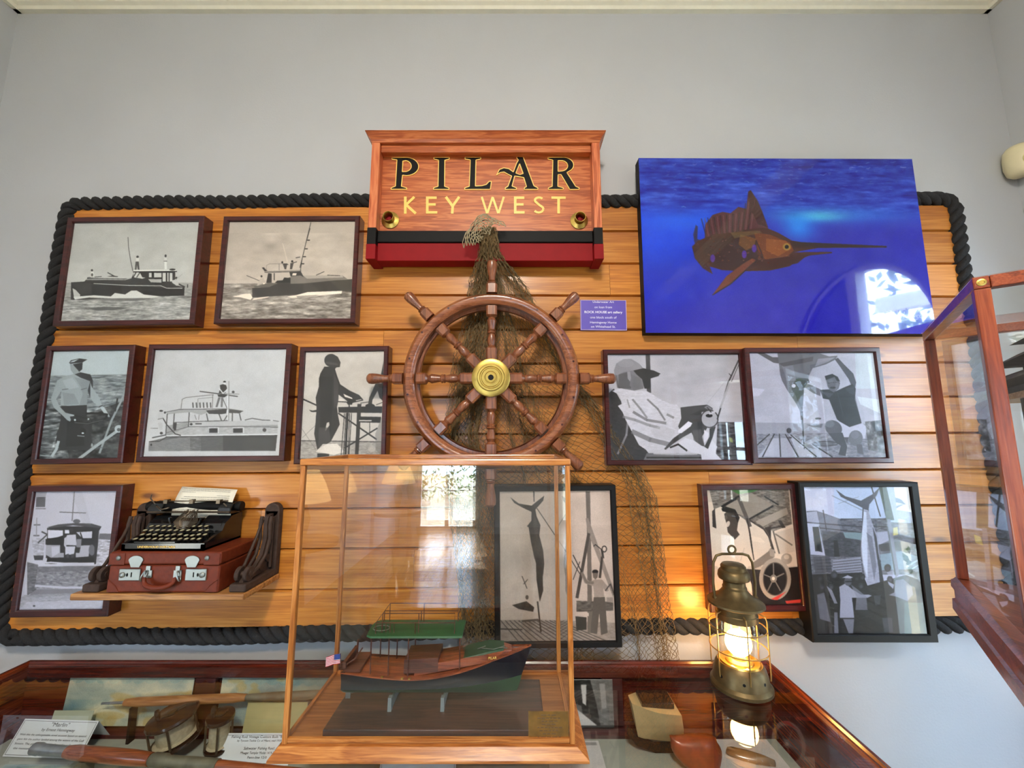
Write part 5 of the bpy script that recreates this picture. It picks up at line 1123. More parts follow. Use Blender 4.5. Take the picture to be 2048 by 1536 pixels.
for x in (vx0, vx1-pw):
    MB().box((x-.0005, vy0+pw+.002, yr+.0003), (x+pw+.0005, vy1-pw-.002, vzt)).build('top_rail', MY, r, bevel=.003)
    MB().box((x+.002, vy0+pw, zb1+.0035), (x+pw-.002, vy1-pw, zb1+.011)).build('bottom_bead', MY, r)
hp = pw/2; za, zb_ = zb1+.011, yr
for vs in ([(vx0+pw, vy0+hp, za), (vx1-pw, vy0+hp, za), (vx1-pw, vy0+hp, zb_), (vx0+pw, vy0+hp, zb_)], [(vx0+pw, vy1-hp, za), (vx1-pw, vy1-hp, za), (vx1-pw, vy1-hp, zb_), (vx0+pw, vy1-hp, zb_)],
           [(vx0+hp, vy0+pw, za), (vx0+hp, vy1-pw, za), (vx0+hp, vy1-pw, zb_), (vx0+hp, vy0+pw, zb_)], [(vx1-hp, vy0+pw, za), (vx1-hp, vy1-pw, za), (vx1-hp, vy1-pw, zb_), (vx1-hp, vy0+pw, zb_)],
           [(vx0+pw, vy0+pw, vzt-.006), (vx1-pw, vy0+pw, vzt-.006), (vx1-pw, vy1-pw, vzt-.006), (vx0+pw, vy1-pw, vzt-.006)]):
    MB().add(vs, [(0,1,2,3)]).build('glass_pane', M_GLASSC, r)
# brass plaque on the front glass
pl = MB(); pl.box((.036, vy0+hp+.001, GZ+.027), (.124, vy0+hp+.0025, GZ+.084)); pl = pl.build('plaque', plain('plaque_brass', (170,124,52), .3, .85, var=.25, scale=60), r)
m = MB(); rg = np.random.default_rng(8)
for i in range(8):
    z = GZ+.077-i*.0062; w = .022+rg.random()*.03; x = .080-w/2
    while x < .080+w/2: l = .004+rg.random()*.008; m.box((x, vy0+hp+.0004, z-.0011), (x+l, vy0+hp+.0010, z+.0011)); x += l+.002
m.build('engraved_lines', plain('engraving', (112,76,30), .5), pl)
# clear bumper clips at the rear posts
# boat stand board
PZ = zb1+.0035
m = MB(); m.box((-.420, .980, GZ+.0255), (.074, 1.168, GZ+.040))
tag(m.build('model_plinth', wood('plinth_walnut', (46,26,20), (68,40,30), (88,54,40), 0, 1.2, .4, .3), bevel=.002), 'dark walnut plinth board under the boat model', 'plinth')
pz = GZ+.0402
# boat model
ML_HULL = plain('hull_black', (22,26,36), .25, coat=.5, var=.1); M_BOT = plain('hull_green', (40,70,46), .4, var=.1); M_ROOF = plain('canopy_green', (26,80,42), .45, var=.08)
M_DECK = wood('model_mahogany', (92,42,22), (128,62,32), (156,84,46), 0, 3, .35, .4); M_DARKW = wood('model_dark_wood', (56,30,22), (80,44,32), (104,60,44), 0, 3, .4, .3)
r = T('boat_model', 'model cabin cruiser with black hull and green canopy inside the vitrine', 'model boat', (-.18, 1.075, pz))
SX, BX = -.408, .048; CY = 1.078
def hs(t):   # t 0 stern .. 1 bow: half beam, sheer z, chine z, keel z
    hb = .052*(min(1, .86+.14*math.sin(min(1, t/.45)*PI/2)))*(1-max(0, (t-.45)/.55)**2.3)
    sh = pz+.092 if False else pz+.086-.012*math.sin(min(1, t/.8)*PI)*1.0+.050*max(0, t-.35)**1.6*1.6
    return max(hb, .0012), sh, pz+.046+.012*t+.006*max(0, t-.7), pz+.020+.03*max(0, t-.82)
N_ = 36; secs = []; bot = []
for i in range(N_+1):
    t = i/N_; x = SX+(BX-SX)*t; hb, sh, ch, ke = hs(t); rk = .012*t**6
    fl_ = .86-.35*max(0, t-.5)
    c = max(0, (t-.9)/.1)
    top = [(x, CY-hb, sh), (x-rk, CY-hb*fl_*.98-.0005, (sh+ch)/2), (x-rk*2, CY-hb*fl_, ch)]
    tp2 = [(x-rk*2, CY+hb*fl_, ch), (x-rk, CY+hb*fl_*.98+.0005, (sh+ch)/2), (x, CY+hb, sh)]
    secs.append(top+tp2)
    bot.append([(x-rk*2, CY-hb*fl_, ch), (x-rk*2.4, CY-hb*.55*fl_, (ch*.45+ke*.55)), (x-rk*3, CY-.002, ke), (x-rk*3, CY+.002, ke), (x-rk*2.4, CY+hb*.55*fl_, (ch*.45+ke*.55)), (x-rk*2, CY+hb*fl_, ch)])
m = MB(); m.loft(secs); m.build('hull', ML_HULL, r, smooth=35)
m = MB(); m.loft(bot); m.build('hull_bottom', M_BOT, r, smooth=35)
m = MB()
for s in (-1, 1): m.tube([(SX+(BX-SX)*t, CY+s*hs(t)[0], hs(t)[1]+.001) for t in np.linspace(0, 1, 30)], .0016, 6)
m.build('rub_rail', M_DECK, r, smooth=True)
m = MB(); sec = []
for t in np.linspace(.02, .98, 30): hb, sh, _, _ = hs(t); x = SX+(BX-SX)*t; sec.append([(x, CY-hb*.97, sh+.0006), (x, CY, sh+.0026), (x, CY+hb*.97, sh+.0006), (x, CY, sh-.004)])
m.loft(sec); m.build('deck', M_DECK, r)
# cockpit, cabin trunk, foredeck box, canopy
def zsh(x): return hs((x-SX)/(BX-SX))[1]
m = MB(); m.loft([[(x, CY-.036*k, zsh(x)), (x, CY-.034*k, zsh(x)+h), (x, CY+.034*k, zsh(x)+h), (x, CY+.036*k, zsh(x))] for x, k, h in ((-.235, 1, .020), (-.06, .95, .018), (-.02, .62, .012), (.0, .4, .006))])
m.build('cabin_trunk', M_DECK, r, bevel=.001)
m = MB(); m.loft([[(x, CY-.030*k, z), (x, CY+.030*k, z), (x, CY+.028*k, z+.0035), (x, CY-.028*k, z+.0035)] for x, k, z in ((-.12, 1.1, zsh(-.12)+.0195), (-.06, 1.05, zsh(-.06)+.0185), (-.02, .7, zsh(-.02)+.0125))])
m.build('foredeck_cover', M_BOT, r)
m = MB(); m.box((SX+.004, CY-.040, zsh(SX+.02)+.002), (SX+.045, CY+.040, zsh(SX+.02)+.008)); m.box((SX+.002, CY-.040, zsh(SX)+.008), (SX+.010, CY+.040, zsh(SX)+.022))
m.tube([(SX+.006, CY-.036, zsh(SX)+.012), (SX+.024, CY-.02, zsh(SX)+.02), (SX+.024, CY+.03, zsh(SX)+.02)], .0018, 6)
m.tube([(SX+.01, CY+.03, zsh(SX)+.0), (SX+.012, CY+.03, zsh(SX)+.040)], .0024, 8); m.build('transom_seat', M_DARKW, r)
rz = pz+.164; rx0, rx1 = -.352, -.120
m = MB(); m.loft([[(x, CY-.046*k, rz), (x, CY-.044*k, rz+.004), (x, CY, rz+.010), (x, CY+.044*k, rz+.004), (x, CY+.046*k, rz)] for x, k in ((rx0, .82), (rx0+.012, 1), (rx1-.012, 1), (rx1, .94))])
m.build('canopy', M_ROOF, r, smooth=30)
m = MB()
for x in (rx0+.012, rx0+.055, -.25, rx1-.006):
    for s in (-1, 1): m.tube([(x, CY+s*.037, zsh(x)), (x, CY+s*.038, rz+.001)], .0016, 6)
m.build('canopy_posts', M_DARKW, r)
m = MB(); m.loft([[(x, CY-.034, z), (x, CY+.034, z), (x+.001, CY+.034, z), (x+.001, CY-.034, z)] for x, z in ((-.110, zsh(-.11)+.02), (-.128, rz))]); m.build('windscreen', M_GLASS, r)
m = MB(); m.loft([[(x, CY-.036, zsh(x)+.006), (x, CY-.034, zsh(x)+.036), (x, CY+.034, zsh(x)+.036), (x, CY+.036, zsh(x)+.006)] for x in (-.26, -.178)]); m.build('wheelhouse', M_DARKW, r)
m = MB(); z9 = rz+.008
def rail(z, x0_, x1_, w):
    m.tube([(x1_, CY-w, z9-.003), (x1_, CY-w, z), (x0_, CY-w, z), (x0_, CY+w, z), (x1_, CY+w, z), (x1_, CY+w, z9-.003)], .0011, 6)
    for x in (x0_, (x0_+x1_)/2):
        for s in (-1, 1): m.tube([(x, CY+s*w, z9-.003), (x, CY+s*w, z)], .0011, 6)
rail(z9+.022, rx0+.020, rx1-.02, .034); rail(z9+.042, rx0+.035, rx1-.02, .030)
for i in range(4): m.tube([(rx0+.035+i*.010, CY-.034, z9), (rx0+.035+i*.010, CY-.034, z9+.022)], .0009, 5)
m.build('flying_bridge_rail', M_DARKW, r)
m = MB(); m.tube([(rx0+.03+.020*math.cos(t), CY-.02+.014*math.sin(t), z9+.004) for t in np.linspace(0, 2*PI, 20)[:-1]], .0012, 6, closed=True); m.build('bridge_wheel', M_CHROME, r, smooth=True)
m = MB(); a = (-.075, CY-.01, zsh(-.07)+.024)
m.tube([a, (-.045, CY-.022, a[2]+.003), (-.018, CY-.006, a[2]+.003)], .0012, 5); m.tube([(-.03, CY-.014, a[2]+.003), (-.012, CY-.022, a[2]+.006)], .0012, 5); m.tube([(-.085, CY-.014, a[2]), (-.066, CY-.004, a[2]+.002)], .0012, 5); m.build('anchor', M_CHROME, r)
m = MB()
for x in (-.31, -.262, -.245): m.box((x, CY-hs((x-SX)/(BX-SX))[0]-.001, zsh(x)+.001), (x+.005, CY-hs((x-SX)/(BX-SX))[0]+.004, zsh(x)+.005))
m.build('cleats', M_BRASS, r)
text('PILAR', 'lettering', M_GOLD, r, (-.047, CY-.0385, zsh(-.05)+.010), (1,0,.05), (0,0,1), .008, width=.020)
m = MB()
for x in (-.29, -.165): m.prism([(x-.0045, pz), (x+.0045, pz), (x+.004, pz+.030), (x-.004, pz+.030)], CY-.040, CY-.028); m.prism([(x-.0045, pz), (x+.0045, pz), (x+.004, pz+.030), (x-.004, pz+.030)], CY+.028, CY+.040); m.box((x-.003, CY-.03, pz), (x+.003, CY+.03, pz+.019))
m.build('cradle', plain('cradle_grey', (112,118,118), .5), r)
m = MB(); m.tube([(SX+.03, CY, pz+.022), (SX+.012, CY, pz+.018)], .0012, 6); m.box((SX-.002, CY-.001, pz+.006), (SX+.010, CY+.001, pz+.044))
m.build('rudder', M_CHROME, r)
# flag
fx, fz = SX+.002, zsh(SX)+.014
f = MB().tube([(fx, CY-.045, fz-.016), (fx-.004, CY-.045, fz+.030)], .0009, 6).build('flag_staff', M_DARKW, r)
M_FR = plain('flag_red', (206,60,74), .8, var=.03); M_FW = plain('flag_white', (232,226,230), .8, var=.03); M_FB = plain('flag_blue', (52,74,150), .8, var=.03)
def fl_at(u, v): return (fx-.004-.033*u, CY-.045-.004*math.sin(u*7), fz+.030-.022*(1-v)-.006*u+.002*math.sin(u*6))
for nm, mt, rows in (('flag_stripes_red', M_FR, range(0, 13, 2)), ('flag_stripes_white', M_FW, range(1, 13, 2))):
    m = MB()
    for k in rows:
        v0, v1 = k/13, (k+1)/13
        for i in range(8): m.add([fl_at(i/8, v0), fl_at((i+1)/8, v0), fl_at((i+1)/8, v1), fl_at(i/8, v1)], [(0,1,2,3)])
    m.build(nm, mt, f)
m = MB()
for i in range(4):
    q = [fl_at(i/9, .46), fl_at((i+1)/9, .46), fl_at((i+1)/9, 1), fl_at(i/9, 1)]; m.add([(a, b-.0004, c) for a, b, c in q], [(0,1,2,3)])
m.build('flag_canton', M_FB, f)

# ------------------------------------------------------------------ glass-topped counter
KX0, KX1, KY0, KY1 = -1.485, .790, .22, 1.335; KF = .722     # inner display floor
r = T('display_counter', 'long mahogany counter with a glass top under the wall of photographs', 'display case', ((KX0+KX1)/2, .8, 0))
rl = .030
def rimbar(a, b, nm):
    m = MB(); ax = 0 if abs(b[0]-a[0]) > abs(b[1]-a[1]) else 1
    return m
MX = M_MAHC; MYY = wood('mahogany_counter_depth', (60,18,8), (92,32,14), (124,56,28), 1, 1.2, .25, .6, wave=.3)
def loftbar(p, q, inn, mat):
    "moulded rim from p to q, profile steps toward inn"
    p = Vector(p); q = Vector(q); n = Vector(inn); pf = [(0, -.032), (0, 0), (.004, .004), (.012, .004), (.016, -.001), (.018, -.001), (.024, .001), (.030, -.004), (.030, -.032)]
    d = (q-p).normalized(); m = MB()
    m.loft([[e+n*a+Vector((0,0,b))+d*(a*s) for a, b in pf] for e, s in ((p, 1), (q, -1))])
    m.build('top_rail', mat, r, smooth=30)
loftbar((KX0, KY1, GZ), (KX1, KY1, GZ), (0,-1,0), MX); loftbar((KX0, KY0, GZ), (KX1, KY0, GZ), (0,1,0), MX)
loftbar((KX1, KY0, GZ), (KX1, KY1, GZ), (-1,0,0), MYY); loftbar((KX0, KY0, GZ), (KX0, KY1, GZ), (1,0,0), MYY)
gz = GZ-.004
MB().box((KX0+.026, KY0+.026, GZ-.0040), (KX1-.026, KY1-.026, GZ-.0002)).v
m = MB(); m.add([(KX0+.026, KY0+.026, GZ-.0004), (KX1-.026, KY0+.026, GZ-.0004), (KX1-.026, KY1-.026, GZ-.0004), (KX0+.026, KY1-.026, GZ-.0004)], [(0,1,2,3)]); m.build('glass_top', M_GLASSC, r)
m = MB(); m.box((KX0, KY0, .02), (KX1, KY1, KF)); m.build('cabinet_body', MX, r)
M_LINER = plain('liner_cloth', (150,156,146), .9, var=.06)
m = MB(); m.box((KX0+.02, KY0+.02, KF), (KX1-.02, KY1-.02, KF+.004)); m.build('liner', M_LINER, r)
for a, b in (((KX0, KY1-.010, KF), (KX1, KY1, GZ-.033)), ((KX0, KY0, KF), (KX1, KY0+.010, GZ-.033))): MB().box(a, b).build('side_panel', MX, r)
for a, b in (((KX0, KY0+.011, KF), (KX0+.008, KY1-.011, GZ-.033)), ((KX1-.008, KY0+.011, KF), (KX1, KY1-.011, GZ-.033))): MB().box(a, b).build('side_panel', MYY, r)
MB().loft([[(x, KY1-.010-a, KF+.004+b) for a, b in ((0, 0), (.030, 0), (.030, .008), (.022, .012), (.018, .020), (.008, .022), (0, .028))] for x in (KX0+.01, KX1-.01)]).build('inner_moulding', M_MAH, r, smooth=30)
for xx in (-.918, -.30, .30): MB().box((xx-.030, KY1-.030, KF+.0325), (xx+.030, KY1-.0105, GZ-.034)).build('inner_stile', M_MAH, r)
MB().box((KX0+.05, KY0+.05, 0), (KX1-.05, KY1-.02, .02)).build('plinth', M_BLACK, r)
# ---- contents
def sheet_print(name, label, cat, p0, ux, uz, w, h, draw, bg, group=None, res=500):
    root = T(name, label, cat, Vector(p0)+Vector(ux)*w/2, group)
    inv = lambda px, py: (px*w, (1-py)*h)
    pc = Pic(inv, w, h, (0, 0, 1), bg, res); draw(pc); pc.blur(1)
    ux, uz = Vector(ux), Vector(uz); n = ux.cross(uz).normalized(); p0 = Vector(p0)
    m = MB(); q = [p0, p0+ux*w, p0+ux*w+uz*h, p0+uz*h]; m.loft([[v-n*.0022 for v in q], [v-n*.0004 for v in q]]); m.build('backing', M_WPAPER, root)
    grid_print('print', pc.final(), p0, ux, uz, w, h, M_PRINT, root); return root
def dmap(seed):
    def f(p):
        r_ = np.random.default_rng(seed); H_, Wd = p.a.shape[:2]
        p.a[:] = (176, 188, 176); sl = (slice(0, H_), slice(0, Wd))
        for fx, fy, am in ((60, 22, 20), (24, 12, 12)): p.a += p.tex(sl, am, fx, fy)*np.array((.9, .6, .3))
        for _ in range(7):
            x, y = r_.random(), r_.random(); p.e((188, 164, 100), x, y, .05+.14*r_.random(), .04+.10*r_.random(), .5, r_.random()*3)
        for _ in range(5):
            x, y = r_.random(), r_.random(); p.e((140, 164, 160), x, y, .05+.10*r_.random(), .04+.08*r_.random(), .5, r_.random()*3)
        p.blur(6)
    return f
bz = KF+.0335; tilt = Vector((0, .10, .142)).normalized()
ht = .138
by = KY1-.034-.10*0
for i, (xa, wd, sd, lb) in enumerate(((-1.335, .375, 4, 'pale nautical chart at the back of the counter, left of the first stile'), (-.875, .20, 7, 'ochre and green nautical chart behind the dark fishing reel'), (-.665, .325, 9, 'nautical chart with handwriting, just left of the vitrine'))):
    sheet_print('nautical_chart', lb, 'chart', (xa, KY1-.0335, bz+.0005), (1,0,0), Vector((0,.12,1)).normalized(), wd, .136, dmap(sd), (180,170))
def dflat(p):
    dmap(31)(p)
sheet_print('nautical_chart', 'nautical chart lying flat on the counter floor at the front left', 'chart', (-1.36, 1.06, KF+.0065), (1,0,0), (0,1,0), .44, .14, dmap(12), (180,170))
sheet_print('nautical_chart', 'blue-green sea chart lying flat before the two reels', 'chart', (-.88, 1.04, KF+.0065), (1,0,0), (0,1,0), .36, .14, dmap(15), (180,170))
def card_lines(p, spec, bx=True):
    r_ = np.random.default_rng(4)
    if bx: p.l(110, '.03,.04 .97,.04 .97,.96 .03,.96 .03,.04', .01)
# small text cards
def text_card(name, label, c, w, h, lines, lean, yaw=0, fold=True, logo=None):
    ux = Vector((math.cos(yaw), math.sin(yaw), 0)); nrm = Vector((-math.sin(yaw), math.cos(yaw), 0))
    uz = (Vector((0,0,1))*math.cos(lean)+nrm*math.sin(lean)).normalized(); c = Vector(c)
    root = T(name, label, 'card', c); n = ux.cross(uz)
    q = [c-ux*w/2, c+ux*w/2, c+ux*w/2+uz*h, c-ux*w/2+uz*h]
    MB().loft([[v for v in q], [v-n*.0006 for v in q]]).build('card', M_WPAPER, root)
    if fold:
        top = c+uz*h; dn = (Vector((0,0,-1))*math.cos(lean)+nrm*math.sin(lean)).normalized()
        q2 = [top-ux*w/2, top+ux*w/2, top+ux*w/2+dn*h*.98, top-ux*w/2+dn*h*.98]; MB().add(q2, [(0,1,2,3)]).build('rear_flap', M_WPAPER, root)
    m = MB()
    e = .004; b = [c-ux*(w/2-e)+uz*e, c+ux*(w/2-e)+uz*e, c+ux*(w/2-e)+uz*(h-e), c-ux*(w/2-e)+uz*(h-e)]
    for i in range(4): m.bar(b[i]+n*.0003, b[(i+1)%4]+n*.0003, .0008, .0004, tuple(n))
    m.build('printed_border', M_INK, root)
    for s, v, hh, wf, xo in lines:
        text(s, 'lettering', M_INK, root, c+uz*h*v+ux*w*xo+n*.0005, ux, uz, hh, width=w*wf, depth=.0001)
    return root
c = atz(72, 1502, KF+.012)
text_card('tent_card', 'white folded tent card titled Marlin at the far left of the counter', (-1.292, 1.222, KF+.0068), .222, .080, [('"Marlin"', .86, .0125, .24, .02), ('by Ernest Hemingway', .72, .009, .44, .03), ('With this the unforgettable novel account based on several', .58, .006, .88, 0), ('giant fish the author landed among the waters of the Gulf', .46, .006, .88, 0), ('Stream. The photographs were from the collection of', .34, .006, .88, 0), ('the museum of fishing, Key West.', .22, .006, .60, -.12)], .55, -.04)
text_card('info_card', 'white printed card about a vintage fishing rod, left of the vitrine base', (-.700, 1.196, KF+.0068), .200, .066, [('Fishing Rod: Vintage Custom Built "R X R"', .88, .0075, .80, .04), ('by Tycoon Tackle Co of Miami, mid 1930s', .76, .006, .62, .04), ('Saltwater Fishing Reel:', .52, .008, .42, .06), ('Pflueger Templar Model 1419-3/4', .38, .007, .48, .06), ('Penn-line 12/0', .24, .007, .26, .06)], .45, .0, fold=False)
text_card('info_card', 'white printed card half hidden below the vitrine base', (-.248, 1.172, KF+.0068), .20, .055, [('Stream to Castle Waters and Tide', .84, .006, .80, 0), ('The families commander of the Gulf Stream', .66, .006, .88, 0), ('and their boats', .48, .006, .4, 0)], .5, .0, fold=False)
def lined(name, label, p0, w, h, ux=(1,0,0), col=M_PAPER):
    ux = Vector(ux); uy = Vector((-ux.y, ux.x, 0)); p0 = Vector(p0); root = T(name, label, 'paper', p0+ux*w/2+uy*h/2)
    MB().loft([[v+Vector((0,0,dz)) for v in (p0, p0+ux*w, p0+ux*w+uy*h, p0+uy*h)] for dz in (0, .0008)]).build('sheet', col, root)
    return root
M_YEL = plain('yellowed_paper', (176,172,124), .85, var=.05)
def leanc(name, label, cat, x, y, w, h, mat, z=KF+.0045, lean=.25):
    m = MB(); uz = Vector((0, math.sin(lean), math.cos(lean))); p = Vector((x, y, z)); q = [p, p+Vector((w,0,0)), p+Vector((w,0,0))+uz*h, p+uz*h]
    m.loft([q, [v+Vector((0,.0012,0)) for v in q]]); return tag(m.build(name, mat), label, cat)
leanc('note_card', 'yellowed blank card leaning in the counter, left of the vitrine', 'card', -.775, 1.262, .175, .105, M_YEL)
leanc('note_card', 'pale grey-green card leaning behind the tent card', 'card', -1.335, 1.262, .115, .085, plain('grey_green_card', (172,180,158), .85, var=.04))
# fishing rods
def rod(label, a, b, spec):
    a = Vector(a); b = Vector(b); d = (b-a).normalized(); L_ = (b-a).length
    t = T('fishing_rod', label, 'fishing rod', (a+b)/2)
    for nm, mt, t0, t1, prof in spec:
        MB().lathe([(rr, (u-t0)*L_) for rr, u in [(pp[0], t0+(t1-t0)*pp[1]) for pp in prof]], a+d*L_*t0, d, 20).build(nm, mt, t, smooth=True)
    return t
M_CORK = wood('rod_brown_grip', (104,50,24), (140,72,38), (160,92,54), 0, 2, .35, .5); M_SIL = plain('rod_ferrule', (150,156,160), .3, .8, var=.2); M_GRY = plain('rod_wrap', (104,104,88), .5, .2, var=.3)
z = KF+.055
a = atz(66, 1497, z+.010); b = atz(620, 1548, z-.004)
rod('thick fishing rod butt with silver cap and brown grip across the counter front', a, b, [('butt_cap', M_SIL, 0, .13, [(.0, 0), (.013, .02), (.014, .2), (.012, .25), (.012, 1)]), ('grip', M_CORK, .13, .44, [(.013, 0), (.016, .1), (.0165, .8), (.014, 1)]), ('reel_seat', M_GRY, .44, .68, [(.012, 0), (.015, .04), (.015, .22), (.012, .25), (.013, .6), (.014, 1)]), ('shaft', M_CORK, .68, 1, [(.012, 0), (.010, 1)])])
m = MB()
for v in (a.lerp(b, .2), a.lerp(b, .85)): m.box((v.x-.008, v.y-.02, KF+.0045), (v.x+.008, v.y+.02, v.z-.0165)); 
tag(m.build('rod_rest', M_GRY), 'small grey rests under the thick fishing rod', 'rod rest')
a = Vector((-1.20, 1.283, KF+.106)); b = Vector((-.52, 1.283, KF+.132))
rod('slimmer fishing rod with tan grip lying behind the reels', a, b, [('tip', M_SIL, 0, .10, [(.003, 0), (.004, 1)]), ('grip', wood('tan_grip', (130,84,42), (158,108,60), (176,128,80), 0, 2, .5), .10, .62, [(.009, 0), (.012, .1), (.012, .9), (.009, 1)]), ('shaft', M_GRY, .62, 1, [(.008, 0), (.011, .3), (.011, 1)])])
m = MB()
for v in (a.lerp(b, .14), a.lerp(b, .9)): m.box((v.x-.004, v.y-.010, KF+.0045), (v.x+.004, v.y+.010, v.z-.0112))
tag(m.build('rod_rest', M_BLACK), 'thin black rests under the slimmer fishing rod', 'rod rest')
# big game reels
def reel(label, c, R_, W__, ax, mats):
    c = Vector(c); ax = Vector(ax).normalized(); t = T('fishing_reel', label, 'fishing reel', c-Vector((0,0,R_)))
    side_, spool, metal = mats
    MB().lathe([(0, 0), (R_, 0), (R_*1.02, .004), (R_*.98, .010), (R_*.5, .013), (0, .013)], c-ax*(W__/2), -ax, 36).build('side_plate', side_, t, smooth=True)
    MB().lathe([(0, 0), (R_, 0), (R_*1.02, .004), (R_*.98, .008), (0, .008)], c+ax*(W__/2), ax, 36).build('side_plate', side_, t, smooth=True)
    MB().lathe([(R_*.86, -W__/2+.004), (R_*.70, -W__/2+.007), (R_*.72, 0), (R_*.70, W__/2-.007), (R_*.86, W__/2-.004)], c, ax, 36).build('spool', spool, t, smooth=True)
    e = ax.orthogonal().normalized(); f = ax.cross(e); m = MB()
    for k in range(5): q = c+(e*math.cos(k*1.257)+f*math.sin(k*1.257))*R_*.93; m.tube([q-ax*W__/2, q+ax*W__/2], .003, 6)
    m.build('cage_bars', metal, t)
    m = MB(); o_ = c-ax*(W__/2+.014); m.tube([o_-e*R_*.5, o_+e*R_*.5], .0035, 6); m.lathe([(.012, 0), (.012, .004), (0, .006)], o_, -ax, 16)
    m.build('crank', metal, t, smooth=True)
    MB().lathe([(.004, 0), (.006, .006), (.007, .018), (.005, .026), (0, .028)], o_+e*R_*.5, -ax, 12).build('crank_knob', side_, t, smooth=True)
    m = MB()
    for k in range(4): q = o_+(e*math.cos(k*1.57+.5)+f*math.sin(k*1.57+.5))*R_*.62+ax*.006; m.ball(q, .0032, 8, 6)
    m.build('screws', metal, t, smooth=True); return t
M_DRK = plain('dark_bakelite', (40,26,20), .25, coat=.5); M_LINE = plain('wound_line', (168,160,134), .8, var=.15, scale=120)
c = at(345, 1478, 1.09)
reel('large dark fishing reel with a crank on the thick rod', (-.945, 1.238, KF+.072), .060, .056, (.16, .12, -.96), (M_DRK, M_LINE, M_TMETAL))
c2 = at(455, 1402, 1.18)
reel('fishing reel wound with pale line, behind the info card', (-.808, 1.222, KF+.072), .034, .070, (-.05, .10, -.99), (M_DRK, M_LINE, M_TMETAL))
# right half of the counter
def dboat(p):
    p.p(120, '0,0 1,0 1,1 0,1', 1, n=10); p.p(46, '0,.05 .5,0 .62,.5 .7,1 .35,1 .3,.55 0,.45', n=18); p.p(200, '.0,.5 .28,.68 .62,.95 .0,.95'); p.p(206, '.3,.12 .42,.12 .40,.55 .33,.5'); p.p(60, '.0,.95 1,.95 1,1 0,1'); p.p(170, '.7,.1 .82,.1 .84,.6 .74,.62', .8)
sheet_print('loose_photo', 'glossy black and white photo of a boat cabin in the counter, right of the vitrine', 'photograph', (.165, 1.296, KF+.034), (1,0,0), Vector((0,.05,1)), .135, .125, dboat, (140,120))
def dplan(p):
    p.l(120, '.05,.14 .95,.12', .006); p.l(120, '.1,.14 .1,.9', .006); p.p(130, '.55,.05 .95,.05 .95,.12 .55,.12', .7)
    for i in range(6): p.l(170, f'{.15+i*.12},.2 {.13+i*.13},.95', .004)
sheet_print('printed_sheet', 'large pale printed sheet lying right of the vitrine base', 'paper', (.10, 1.13, KF+.0065), (1,0,0), (0,1,0), .15, .155, dplan, (202,190))
def dhull(p):
    p.p((176,160,120), '.02,.2 .98,.14 .98,.98 .2,.98'); p.p(60, '.0,.0 .7,.0 .8,.12 .95,.2 .0,.24', n=10)
m = MB(); secs = []
for i, t in enumerate(np.linspace(0, 1, 16)):
    x = .335+.125*t; hb = .018+.034*math.sin(min(1, t*1.5)*PI/2); z0_, z1_ = KF+.040-.012*t, KF+.140
    secs.append([(x, 1.245-hb, z1_-.01*t), (x+.01, 1.245-hb*.7, (z0_+z1_)/2), (x+.02, 1.245, z0_), (x+.01, 1.245+hb*.7, (z0_+z1_)/2), (x, 1.245+hb, z1_-.01*t)])
t_ = T('half_hull_model', 'cream painted boat hull model with dark keel inside the counter', 'model boat', (.40, 1.245, KF+.0045))
m.loft(secs); m.build('hull', plain('cream_hull', (186,166,122), .5, var=.1), t_, smooth=True)
MB().loft([[(x, 1.240, z-.010), (x, 1.250, z-.010), (x, 1.250, z+.012), (x, 1.240, z+.012)] for x, z in ((.325, KF+.060), (.35, KF+.034), (.40, KF+.016), (.475, KF+.016))]).build('keel', M_BLACK, t_)
MB().box((.36, 1.215, KF+.131), (.45, 1.275, KF+.148)).build('deckhouse', M_DRK, t_, bevel=.003)
# leather pouch
m = MB(); secs = []
for t in np.linspace(0, 1, 14):
    w = .050*math.sin(min(1, .25+t*.9)*PI*.62)+.01; d_ = .030*(1-t)**.5+.012
    secs.append([(.505+w*1.1*math.cos(a)-.02*t, 1.19+d_*math.sin(a), KF+.0085+.072*t+.003*math.sin(3*a+t*5)*t) for a in np.linspace(0, 2*PI, 24)[:-1]])
m.loft(secs); tag(m.build('leather_pouch', plain('oxblood_leather', (122,48,20), .4, coat=.3, var=.3, scale=40, bump=.5), smooth='all'), 'rounded oxblood leather pouch standing in the counter under the lantern side', 'pouch')
sheet_print('certificate', 'cream certificate lying flat on the right of the counter floor', 'paper', (.48, 1.10, KF+.0065), (1,0,0), (0,1,0), .26, .19, lambda p: [p.ring(110, .5, .5, .3, .3, .004), p.l(110, '.1,.1 .9,.1', .003), p.l(110, '.1,.2 .9,.2', .003)], (206,196))
m = MB(); m.loft([[(.60+.10*t+w*math.cos(a), 1.235-.045*t+w*.5*math.sin(a)*.8, KF+.016+.008*math.sin(a)) for a in np.linspace(0, 2*PI, 16)[:-1]] for t, w in ((0, .004), (.1, .018), (.4, .026), (.7, .022), (1, .003))])
tag(m.build('wooden_lure', plain('lure_brown', (104,84,62), .3, coat=.6, var=.2), smooth='all'), 'glossy brown wooden fishing lure on the cream certificate', 'fishing lure')

